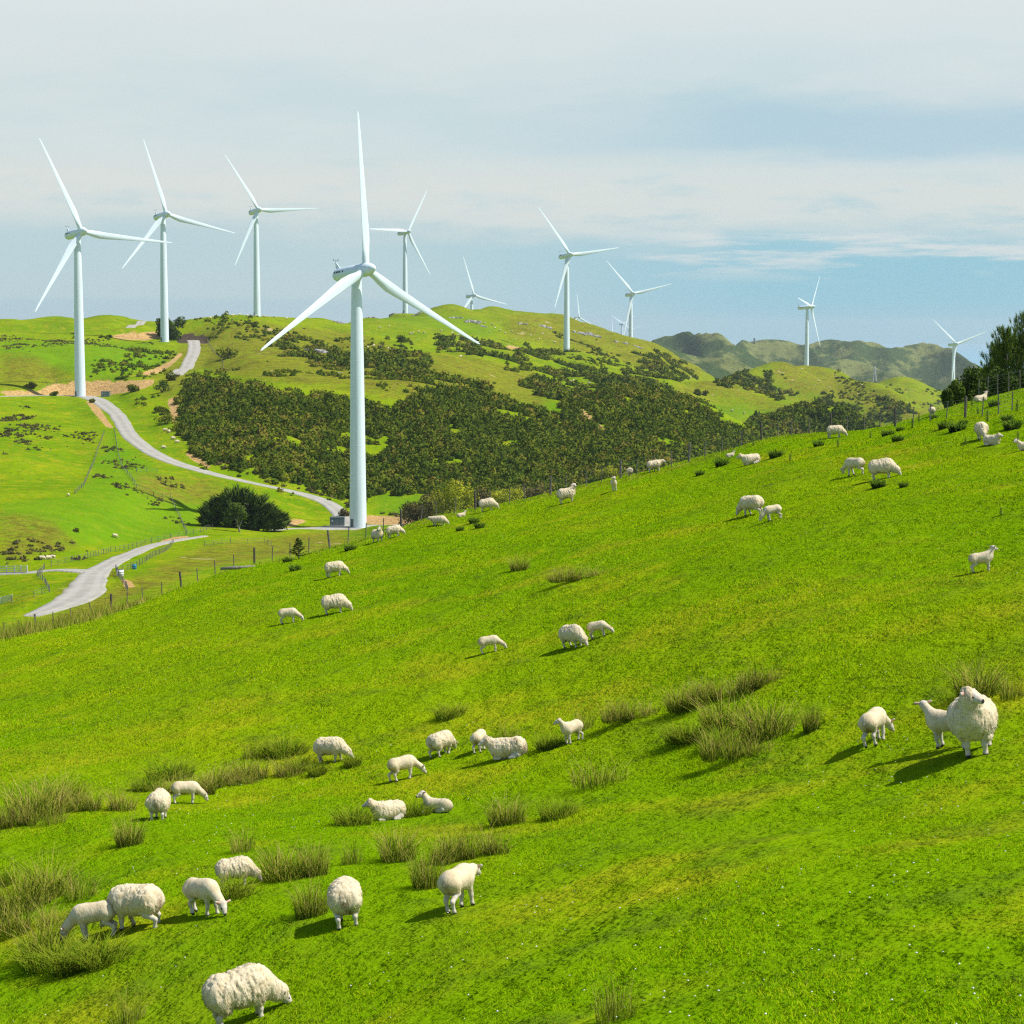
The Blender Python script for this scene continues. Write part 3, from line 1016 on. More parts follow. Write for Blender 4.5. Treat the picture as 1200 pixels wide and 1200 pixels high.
m, nt = material("wool")
pos = nt.n("ShaderNodeTexCoord").outputs["Object"]
w1 = nt.noise(nt.scaled(pos, (1, 1, 0.28)), 36.0, 4, 0.6)
w2 = nt.noise(pos, 5.0, 4, 0.6)
c = nt.mix(nt.step(w2, 0.35, 0.7), (0.69, 0.60, 0.425), (0.61, 0.50, 0.315))
c = nt.mix(nt.m("MULTIPLY", nt.step(w1, 0.52, 0.72), 0.5), c, (0.44, 0.32, 0.165))
soil = nt.m("MULTIPLY", nt.attr("soil"), nt.step(nt.m("ADD", nt.m("MULTIPLY", w2, 0.6), nt.m("MULTIPLY", w1, 0.4)), 0.3, 0.6))
c = nt.mix(soil, c, (0.17, 0.105, 0.05))
finish(nt, c, 0.95, (w1, 0.012, 0.8), 0.03)
M_WOOL = m
m, nt = material("sheep_skin")
pos = nt.n("ShaderNodeTexCoord").outputs["Object"]
w2 = nt.noise(pos, 14.0, 4, 0.6)
c = nt.mix(nt.step(w2, 0.35, 0.7), (0.62, 0.57, 0.49), (0.50, 0.42, 0.32))
c = nt.mix(nt.attr("pink"), c, (0.62, 0.30, 0.22))
c = nt.mix(nt.attr("black"), c, (0.03, 0.028, 0.028))
finish(nt, c, 0.8, (w2, 0.006, 0.5), 0.1)
M_SKIN = m
m, nt = material("dark_eye")
finish(nt, (0.015, 0.012, 0.01), 0.2, None, 0.5)
M_EYE = m


def sheep_mesh(name, lamb=False, pose="graze", seed=0, yaw=0.0, long_wool=1.0, stride=0.0, fat=1.0):
    """returns skin mesh (body, legs, head, ears), fleece mesh and the two eye positions; +X forwards, feet at z=0"""
    k = 0.68 if lamb else 1.0
    leg = 0.36 if lamb else 0.36          # leg length shown
    ly = pose == "lie"
    bl = 0.36 if lamb else 0.46           # half length
    ry = (0.155 if lamb else 0.31) * fat
    rz = 0.175 if lamb else 0.275
    hz = (rz + 0.02) if ly else (leg + rz * 0.86)
    wool = (0.02 if lamb else 0.045) * long_wool
    P = []                                 # skin primitives
    top = hz + rz
    # head
    if pose == "graze":
        neck0 = np.array([bl * 0.80, 0, hz + rz * 0.22]); poll = np.array([bl + (0.30 if not lamb else 0.26), 0.05 * math.sin(yaw), 0.30 if not lamb else 0.27])
        hd = np.array([0.50, 0.25 * math.sin(yaw), -0.84])
        upv = np.array([0.84, 0, 0.5])
    elif pose == "level":
        neck0 = np.array([bl * 0.8, 0, hz + rz * 0.3]); poll = np.array([bl + (0.30 if not lamb else 0.24), 0, hz + rz * (0.75 if not lamb else 0.25)])
        hd = np.array([0.85, 0.2 * math.sin(yaw), -0.5]); upv = np.array([0.5, 0, 0.85])
    else:
        up = (0.30 if not lamb else 0.24)
        neck0 = np.array([bl * 0.72, 0, hz + rz * 0.4]); poll = np.array([bl + (0.10 if not lamb else 0.12) + (0.12 if ly and not lamb else 0), 0.03 * math.sin(yaw), top + (0.17 if not lamb else 0.15) + ((-0.13 if not lamb else 0.0) if ly else 0)])
        hd = np.array([math.cos(yaw) * 0.93, math.sin(yaw) * 0.93, -0.33]); upv = np.array([0.33 * math.cos(yaw), 0.33 * math.sin(yaw), 0.93])
    hd = hd / np.linalg.norm(hd)
    side = np.cross(upv, hd); side /= np.linalg.norm(side)
    upv = np.cross(hd, side)
    hs = 0.80 if lamb else 1.0
    muz = poll + hd * 0.235 * hs - upv * 0.02
    P.append(("cap", neck0, poll - upv * 0.01, (0.17 if not lamb else 0.095), (0.105 if not lamb else 0.072)))
    P.append(("cap", poll - hd * 0.01, poll + hd * 0.11 * hs - upv * 0.015, 0.095 * hs, 0.082 * hs))
    P.append(("cap", poll + hd * 0.10 * hs - upv * 0.015, muz, 0.078 * hs, 0.05 * hs))
    ears = []
    for sg in (-1, 1):
        e0 = poll + side * sg * 0.075 * hs + upv * 0.03 * hs - hd * 0.01
        e1 = e0 + (side * sg * 0.12 + upv * 0.015 - hd * 0.035) * (1.0 if not lamb else 0.95)
        ears.append((e0, e1))
    # body core
    P.append(("ell", np.array([0, 0, hz]), np.array([bl * 1.12, ry * 0.94, rz * 0.94])))
    # legs
    feet = []
    rl = 0.045 if not lamb else 0.036
    if not ly:
        for sg in (-1, 1):
            st = stride * sg
            x0 = bl * 0.62; y0 = min(ry * 0.5, 0.14) * sg
            P.append(("cap", (x0, y0, hz - rz * 0.3), (x0 + 0.02 + st * 0.5, y0, leg * 0.52), 0.095 * k + 0.012, rl))
            P.append(("cap", (x0 + 0.02 + st * 0.5, y0, leg * 0.52), (x0 + st, y0, 0.05), rl, rl * 0.74))
            P.append(("cap", (x0 + st, y0, 0.05), (x0 + st + 0.025, y0, 0.015), rl * 0.85, rl * 0.95)); feet.append((x0 + st, y0))
            x0 = -bl * 0.78; y0 = ry * 0.56 * sg; st = -st
            P.append(("cap", (x0, y0, hz - rz * 0.2), (x0 + 0.07, y0, leg * 0.90), 0.15 * k, 0.085 * k))
            P.append(("cap", (x0 + 0.07, y0, leg * 0.90), (x0 - 0.075 + st, y0, leg * 0.60), 0.085 * k, rl * 1.02))
            P.append(("cap", (x0 - 0.075 + st, y0, leg * 0.60), (x0 - 0.045 + st, y0, 0.05), rl * 0.98, rl * 0.76))
            P.append(("cap", (x0 - 0.045 + st, y0, 0.05), (x0 - 0.02 + st, y0, 0.015), rl * 0.85, rl * 0.95)); feet.append((x0 + st, y0))
    else:
        for sg in (-1, 1):
            P.append(("cap", (bl * 0.6, ry * 0.6 * sg, 0.10), (bl * 0.95, ry * 0.62 * sg, 0.055), 0.07, rl))
            P.append(("cap", (bl * 0.95, ry * 0.62 * sg, 0.05), (bl * 0.62, ry * 0.75 * sg, 0.04), rl, rl * 0.8))
            P.append(("cap", (-bl * 0.6, ry * 0.8 * sg, 0.12), (-bl * 0.1, ry * 1.05 * sg, 0.06), 0.10 * k + 0.02, rl))
            P.append(("cap", (-bl * 0.1, ry * 1.05 * sg, 0.05), (-bl * 0.45, ry * 1.1 * sg, 0.04), rl, rl * 0.8))
    # tail
    P.append(("cap", (-bl * 1.05, 0, hz + rz * 0.35), (-bl * 1.2, 0, hz - rz * 0.05), 0.05, 0.035))

    def f_skin(X, Y, Z):
        d = None
        for p in P:
            q = sd_cap(X, Y, Z, *p[1:]) if p[0] == "cap" else sd_ell(X, Y, Z, *p[1:])
            d = q if d is None else smin(d, q, 0.035)
        for e0, e1 in ears:
            ax = e1 - e0; L = np.linalg.norm(ax); ax = ax / L
            nrm = np.cross(ax, upv + 0.4 * hd); nrm = hd * 0.8 + upv * 0.6; nrm -= ax * (nrm @ ax); nrm /= np.linalg.norm(nrm)
            wv = np.cross(nrm, ax)
            q = sd_ell(X, Y, Z, (e0 + e1) / 2, (L * 0.62, 0.036 * hs + 0.004, 0.017), np.array([ax, wv, nrm]))
            d = smin(d, q, 0.015)
        return d

    rs = np.random.default_rng(seed)
    sh = rs.uniform(0, 50)

    def f_wool(X, Y, Z):
        d = sd_ell(X, Y, Z, (0, 0, hz), (bl * 1.16 + wool, ry + wool, rz + wool))
        d = smin(d, sd_ell(X, Y, Z, (bl * 0.55, 0, hz + rz * 0.02), (bl * 0.52 + wool, ry * 0.88 + wool, rz * 1.0 + wool)), 0.08)
        d = smin(d, sd_ell(X, Y, Z, (-bl * 0.68, 0, hz + rz * 0.04), (bl * 0.48 + wool, ry * 0.95 + wool, rz * 0.96 + wool)), 0.08)
        if pose == "graze" or pose == "level":
            e = neck0 + (poll - neck0) * 0.86
            d = smin(d, sd_cap(X, Y, Z, neck0, e, (0.19 if not lamb else 0.10) + wool, (0.125 if not lamb else 0.078) + wool * 0.7), 0.09)
        else:
            e = neck0 + (poll - neck0) * 0.88
            d = smin(d, sd_cap(X, Y, Z, neck0 - np.array([0.05, 0, 0.1]), e, (0.21 if not lamb else 0.11) + wool, (0.115 if not lamb else 0.075) + wool * 0.6), 0.11)
        if not lamb:   # woolly cap on the poll
            d = smin(d, sd_ell(X, Y, Z, poll - hd * 0.05 + upv * 0.035, (0.10, 0.10, 0.09)), 0.03)
        if not ly:
            for sg in (-1, 1):
                d = smin(d, sd_cap(X, Y, Z, (-bl * 0.78, ry * 0.54 * sg, hz - rz * 0.2), (-bl * 0.66, ry * 0.56 * sg, leg * 0.98), 0.15 * k + wool, 0.09 * k + wool * 0.5), 0.06)
                d = smin(d, sd_cap(X, Y, Z, (bl * 0.62, ry * 0.5 * sg, hz - rz * 0.35), (bl * 0.64, ry * 0.52 * sg, leg * 0.9), 0.10 * k + wool, 0.055 * k + wool * 0.5), 0.06)
        lum = noise3(X * 9 + sh, Y * 9, Z * 5.5) * 0.028 + noise3(X * 22 + sh, Y * 22 + 4, Z * 7) * 0.028
        lum2 = noise3(X * 3.2 + sh, Y * 3.2, Z * 3.2) * 0.05
        cr = noise3(X * 13 + sh + 0.5 * np.sin(Z * 9), Y * 13, Z * 4.2)
        crease = (0.020 if not lamb else 0.0) * np.exp(-(cr / 0.055) ** 2) * long_wool
        return d + crease - (lum * (1.0 if not lamb else 0.3) + lum2 * (1.0 if not lamb else 0.45)) * min(1.2, long_wool)

    lo = (-bl * 1.35 - 0.12, -ry - 0.28, -0.02); hi = (bl + 0.75, ry + 0.28, max(top, poll[2]) + 0.28)
    V, Q = surface_nets(f_skin, lo, hi, 0.0175)
    hoof = np.clip((0.045 - V[:, 2]) / 0.012, 0, 1) * (0 if ly else 1)
    dn = np.linalg.norm(V - (muz + hd * 0.035 + upv * 0.012), axis=1)
    nose = np.clip((0.045 - dn) / 0.012, 0, 1)
    pink = np.zeros(len(V))
    for e0, e1 in ears:
        c_ = (e0 + e1) / 2 + hd * 0.012
        pink = np.maximum(pink, np.clip((0.05 - np.linalg.norm(V - c_, axis=1)) / 0.02, 0, 1) * 0.8)
    skin = np_mesh(name, V, Q, M_SKIN, {"black": np.maximum(hoof, nose), "pink": pink}, smooth=True)
    Vw, Qw = surface_nets(f_wool, lo, hi, 0.021)
    # fuzzy locks on the outline of the fleece
    e1 = Vw[Qw[:, 1]] - Vw[Qw[:, 0]]; e2 = Vw[Qw[:, 3]] - Vw[Qw[:, 0]]
    N = np.cross(e1, e2); N /= np.linalg.norm(N, axis=1)[:, None] + 1e-9
    C = Vw[Qw].mean(1)
    nl = 6500 if not lamb else 2200
    pick = rs.integers(0, len(C), nl)
    c_, n_ = C[pick], N[pick]
    rv = rs.normal(size=(nl, 3)); t_ = np.cross(n_, rv); t_ /= np.linalg.norm(t_, axis=1)[:, None]
    down = np.array([0, 0, -1.0])
    ln = (0.021 if not lamb else 0.013) * long_wool * rs.uniform(0.6, 1.5, nl)[:, None]
    dirv = n_ * 0.5 + down * 0.75 + rv * 0.2
    dirv /= np.linalg.norm(dirv, axis=1)[:, None]
    w_ = (0.006 if not lamb else 0.006)
    a = c_ - n_ * 0.006 + t_ * w_; b = c_ - n_ * 0.006 - t_ * w_; tip = c_ + dirv * ln
    T = np.stack([a, b, tip], 1).reshape(-1, 3)
    VA = np.concatenate([Vw, T])
    tri = np.arange(nl * 3).reshape(-1, 3) + len(Vw)
    # stained wool: dags under the tail, muddy knees and a few patches on the belly
    def soil_at(V):
        tail = np.exp(-(((V[:, 0] + bl * 1.22) / 0.16) ** 2 + (V[:, 1] / 0.10) ** 2 + ((V[:, 2] - (hz - rz * 0.35)) / 0.18) ** 2))
        knees = np.exp(-((V[:, 2] - leg * 0.8) / 0.07) ** 2) * (0.45 if not ly else 0.1) * (V[:, 0] < 0)
        patch = np.clip(noise3(V[:, 0] * 4 + sh, V[:, 1] * 4, V[:, 2] * 3) * 3 - 0.75, 0, 0.5)
        return np.clip(tail * (1.0 if not lamb else 0.6) + knees + patch, 0, 1)
    fleece = np_mesh(name + "_fleece", VA, [Qw, tri], M_WOOL, {"soil": soil_at(VA)}, smooth=True)
    eyes = [poll + hd * 0.118 * hs + side * sg * 0.072 * hs + upv * 0.022 * hs for sg in (-1, 1)]
    return skin, fleece, eyes, hs, np.concatenate([V, Vw])


def eye_mesh():
    mb = MB()
    R = []
    for i in range(7):
        a = math.pi * i / 6
        R.append([(0.019 * math.sin(a) * math.cos(2 * math.pi * k / 10) + 1e-5, 0.019 * math.sin(a) * math.sin(2 * math.pi * k / 10), 0.019 * math.cos(a)) for k in range(10)])
    mb.loft(R)
    return mb.mesh("eye", M_EYE, True)


EYE = eye_mesh()
KINDS = {}


def sheep_kind(key, **kw):
    KINDS[key] = sheep_mesh("sheep" if not kw.get("lamb") else "lamb", **kw)


sheep_kind("ewe", pose="graze", seed=1, long_wool=1.25)
sheep_kind("ewe2", pose="graze", seed=2, yaw=0.8, stride=0.06, long_wool=1.0)
sheep_kind("ewe_level", pose="level", seed=7, long_wool=1.0, stride=-0.05)
sheep_kind("ewe_up", pose="up", seed=3, yaw=0.95, long_wool=1.3, fat=1.12)
sheep_kind("ewe_up2", pose="up", seed=4, yaw=-1.0, long_wool=1.1)
sheep_kind("ewe_lie", pose="lie", seed=5, yaw=0.3, long_wool=1.2)
sheep_kind("ewe_lie2", pose="lie", seed=6, yaw=-0.7, long_wool=1.0)
sheep_kind("lamb", lamb=True, pose="graze", seed=11)
sheep_kind("lamb2", lamb=True, pose="graze", seed=12, yaw=-0.9, stride=0.06)
sheep_kind("lamb_level", lamb=True, pose="level", seed=13, stride=-0.05)
sheep_kind("lamb_up", lamb=True, pose="up", seed=14, yaw=-0.9)
sheep_kind("lamb_up2", lamb=True, pose="up", seed=15, yaw=0.5)
sheep_kind("lamb_lie", lamb=True, pose="lie", seed=16, yaw=0.9)


def stand(X, Y, heading):
    """axes of an animal standing at a place: forwards, left, up, tipped a little to the slope"""
    gx = float(height(X + 0.5, Y) - height(X - 0.5, Y)); gy = float(height(X, Y + 0.5) - height(X, Y - 0.5))
    up = Vector((-gx * 0.55, -gy * 0.55, 1)).normalized()
    fw = Vector((math.cos(math.radians(heading)), math.sin(math.radians(heading)), 0))
    fw = (fw - up * fw.dot(up)).normalized()
    return Matrix((fw, up.cross(fw), up)).transposed()


def place_sheep(kind, u, v, hpx, heading, label, eyes=True, lo=8, hi=145, group=None):
    """heading is measured from the viewer's right-hand side; hpx is the animal's height in the photograph"""
    skin, fleece, ep, hs, pts = KINDS[kind]
    lamb = kind.startswith("lamb")
    uu, vv, s = u, v, 1.0
    for _ in range(5):
        loc = at(uu, vv, lo, hi)
        hd = heading - math.degrees(math.atan2(loc.x, loc.y))
        R = stand(loc.x, loc.y, hd)
        W = pts @ np.array(R).T * s + np.array(loc)
        pu, pv = proj(W[:, 0], W[:, 1], W[:, 2])
        s = float(np.clip(s * hpx / (pv.max() - pv.min()), 0.5, 1.7))
        uu += u - (pu.max() + pu.min()) / 2
        vv = min(vv + 0.8 * (v - pv.max()), v + 2)
    o = link("lamb" if lamb else "sheep", skin)
    o.location = loc
    o.rotation_euler = R.to_euler()
    o.scale = (s,) * 3
    link("fleece", fleece, o)
    if eyes:
        for p in ep:
            e = link("eye", EYE, o)
            e.location = p
    tag(o, label, "lamb" if lamb else "sheep", group)
    print("sheep %4d %4d scale %.2f Y %.0f" % (u, v, s, loc.y))
    return o
SHEEP = [  # kind, middle u, foot v, height px, heading (0 = right, 90 = away), label
    ("ewe", 290, 1209, 81, 12, "long-woolled grazing sheep cut by the bottom edge of the picture, nearest to the viewer"),
    ("lamb", 104, 1104, 49, 166, "smooth lamb grazing with its head in tall rushes, in front of a shaggier sheep"),
    ("ewe2", 155, 1091, 56, 150, "shaggy sheep grazing behind a lamb beside the big rush bed at the lower left"),
    ("lamb2", 242, 1075, 47, -50, "white lamb grazing towards the viewer, in front of a sheep half hidden by rushes"),
    ("ewe", 280, 1042, 38, 2, "sheep with its legs and belly hidden behind a rush clump"),
    ("ewe2", 404, 1091, 65, 90, "round sheep seen squarely from behind, right of the small upright rush clump"),
    ("lamb_level", 539, 1073, 62, 62, "big white lamb seen from behind with its head out to the right"),
    ("ewe", 185, 963, 40, 80, "round sheep seen from behind at the left, beside a lone upright rush clump"),
    ("lamb", 222, 943, 28, 4, "slim lamb grazing to the right, touching a round sheep seen from behind"),
    ("ewe2", 391, 895, 32, -26, "woolly sheep grazing to the right at the end of the long rush row"),
    ("lamb2", 477, 917, 33, 24, "lamb grazing uphill to the right just above the two resting animals"),
    ("ewe2", 518, 889, 34, 48, "round sheep grazing away from the viewer, left of the big resting sheep"),
    ("lamb2", 563, 884, 30, 70, "lamb seen from behind, partly hidden behind the big resting sheep"),
    ("ewe_lie", 589, 891, 29, 172, "large shaggy sheep lying with its back to the viewer, head to the left"),
    ("ewe_lie2", 450, 963, 28, 206, "sheep lying in the dark rushes with its white face turned to the left"),
    ("lamb_lie", 509, 953, 27, 150, "young white lamb lying beside the resting sheep in the rushes, its head up"),
    ("lamb_up", 666, 873, 32, 225, "small lamb standing and facing the viewer beside a dark rush clump in mid slope"),
    ("lamb", 577, 767, 23, 4, "slim lamb grazing alone to the right in the open middle of the slope"),
    ("ewe", 672, 760, 29, -48, "fat white sheep grazing downhill to the right, next to a lamb"),
    ("lamb", 704, 749, 22, -14, "lamb grazing just right of a fat white sheep in the middle of the slope"),
    ("ewe", 395, 721, 26, -2, "sheep grazing to the right, the bigger of the pair below the largest turbine"),
    ("lamb", 341, 732, 20, -8, "lamb grazing to the right, left of and below a bigger sheep"),
    ("ewe2", 395, 677, 20, 2, "sheep grazing alone below the dark seedling and the crest fence"),
    ("ewe_up2", 442, 636, 19, -62, "sheep with raised head facing the viewer at the foot of the largest turbine"),
    ("ewe2", 464, 631, 16, 2, "sheep grazing next to a fence post right of the largest turbine's foot"),
    ("ewe2", 517, 617, 13, -22, "sheep grazing on the crest right of the tan earth bank, hiding another"),
    ("ewe_level", 509, 616, 10, 170, "sheep mostly hidden behind a grazing one on the crest by the tan bank"),
    ("ewe", 573, 600, 17, 0, "broad sheep grazing to the right beside a tall fence post before bright shrubs"),
    ("lamb_lie", 541, 606, 8, 15, "flat white lamb lying in the crest grass left of a broad sheep"),
    ("ewe_up2", 664, 591, 25, 6, "sheep standing side on with its head turned, on the middle of the crest"),
    ("lamb_up2", 719, 576, 18, -86, "narrow white sheep seen end on, standing on the crest"),
    ("ewe2", 738, 559, 11, 88, "sheep seen from behind right on the crest beside a fence post"),
    ("ewe_level", 769, 554, 16, 8, "sheep standing side on at the crest, left of the resting one"),
    ("ewe2", 879, 605, 25, 148, "sheep with a brown-stained rear grazing to the left, with a lamb beside it"),
    ("lamb", 903, 611, 20, 200, "lamb grazing to the left, right beside a sheep with a brown rear"),
    ("ewe_lie2", 877, 545, 14, 200, "sheep lying just below the crest with its face to the left, between dark tufts"),
    ("lamb_lie", 856, 536, 6, 10, "white lamb lying flat on the crest behind the resting sheep"),
    ("lamb2", 999, 558, 22, 145, "lamb with its rear to the right, left of the widest sheep of the upper slope"),
    ("ewe", 1037, 563, 27, -6, "widest sheep of the upper slope, grazing to the right over a dark tuft"),
    ("ewe2", 981, 514, 16, 0, "sheep grazing behind a dark fence post on the right part of the crest"),
    ("ewe2", 1150, 516, 22, -84, "sheep grazing straight towards the viewer above a resting one at the upper right"),
    ("ewe_lie", 1164, 522, 15, -40, "sheep lying with its white face to the viewer at the upper right"),
    ("lamb_lie", 1201, 528, 14, 176, "lamb cut by the right edge of the picture, near the upper right tufts"),
    ("lamb_up2", 1152, 672, 33, 10, "lone lamb standing side on with raised head near the right edge"),
    ("ewe2", 1092, 488, 10, 92, "small rump of a sheep showing over the crest left of the dark bushes"),
    ("lamb_lie", 1150, 471, 13, 30, "greyish lamb in the shade in front of the dark bushes, behind the fence"),
    ("lamb2", 1027, 877, 49, 66, "lamb seen from behind, left of the big facing ewe"),
    ("lamb_up", 1104, 878, 58, 150, "lamb standing behind the big facing ewe, its head to the left"),
    ("ewe_up", 1139, 889, 85, -90, "big shaggy ewe facing the viewer with pink ears, at the right with a long shadow"),
]
for kd, u, v, hp, hd, lab in SHEEP:
    place_sheep(kd, u, v, hp, hd, lab)

# ------------------------------------------------------------------ rushes, tufts, thistles
def stalk_material(name, c1, c2, c3, trans=0.25):
    m, nt = material(name)
    tone = nt.attr("tone")
    pos = nt.n("ShaderNodeNewGeometry").outputs["Position"]
    nz = nt.noise(pos, 0.8, 3)
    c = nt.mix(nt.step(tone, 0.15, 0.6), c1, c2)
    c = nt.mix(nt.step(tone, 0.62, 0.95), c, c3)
    c = nt.mix(nt.m("MULTIPLY", nt.step(nz, 0.45, 0.7), 0.3), c, c2)
    finish(nt, c, 0.85, None, 0.02, trans=trans, normal=nt.bent_normal((0.35, 0, 0.93), 0.68))
    return m


M_RUSH = stalk_material("rush_stalks", (0.160, 0.285, 0.010), (0.340, 0.390, 0.030), (0.58, 0.46, 0.14), 0.45)
M_TUFT = stalk_material("tuft_leaves", (0.060, 0.135, 0.010), (0.110, 0.210, 0.018), (0.17, 0.26, 0.03), 0.35)
M_THISTLE = stalk_material("thistle_leaves", (0.075, 0.150, 0.018), (0.14, 0.24, 0.03), (0.22, 0.29, 0.06), 0.35)
M_SEEDLING = stalk_material("seedling_needles", (0.022, 0.055, 0.014), (0.04, 0.09, 0.02), (0.07, 0.12, 0.03))


def stalk_mesh(name, mat, n, rx, ry, hmin, hmax, width, lean=0.35, seed=0, tone_hi=1.0, heads=0):
    r = np.random.default_rng(seed)
    a = r.uniform(0, 2 * np.pi, n); q = np.sqrt(r.uniform(0, 1, n))
    bx, by = q * np.cos(a) * rx, q * np.sin(a) * ry
    h = (hmin + (hmax - hmin) * r.uniform(0, 1, n) ** 1.9) * (1 - 0.35 * q)
    if heads:      # several crowns side by side, with gaps
        cx = np.linspace(-0.85, 0.85, heads) * rx + r.normal(0, 0.06, heads); pk = r.integers(0, heads, n)
        hf = r.uniform(0.6, 1.1, heads)[pk]; rr_ = rx / heads * r.uniform(0.7, 1.25, heads)[pk]
        bx = cx[pk] + q * np.cos(a) * rr_; by = r.normal(0, 0.1, heads)[pk] + q * np.sin(a) * np.minimum(rr_ * 1.3, ry); h = h * hf
    la = a + r.normal(0, 0.9, n); ll = np.abs(r.normal(0, lean, n)) * h + q * lean * 0.7 * h
    fa = r.uniform(0, np.pi, n)
    wx, wy = np.cos(fa) * width / 2, np.sin(fa) * width / 2
    P0 = np.stack([bx, by, np.full(n, -0.06)], 1)
    P1 = np.stack([bx + 0.35 * ll * np.cos(la), by + 0.35 * ll * np.sin(la), h * 0.55], 1)
    P2 = np.stack([bx + ll * np.cos(la), by + ll * np.sin(la), h * r.uniform(0.85, 1.0, n)], 1)
    W = np.stack([wx, wy, np.zeros(n)], 1)
    V = np.stack([P0 - W, P0 + W, P1 + W * 0.85, P1 - W * 0.85, P2 + W * 0.2, P2 - W * 0.2], 1).reshape(-1, 3)
    i = np.arange(n)[:, None] * 6
    Fq = np.concatenate([i + np.array([[0, 1, 2, 3]]), i + np.array([[3, 2, 4, 5]])])
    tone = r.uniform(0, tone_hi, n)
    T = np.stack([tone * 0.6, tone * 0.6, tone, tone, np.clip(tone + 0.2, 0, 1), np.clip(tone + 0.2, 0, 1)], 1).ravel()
    return np_mesh(name, V, Fq, mat, {"tone": T})


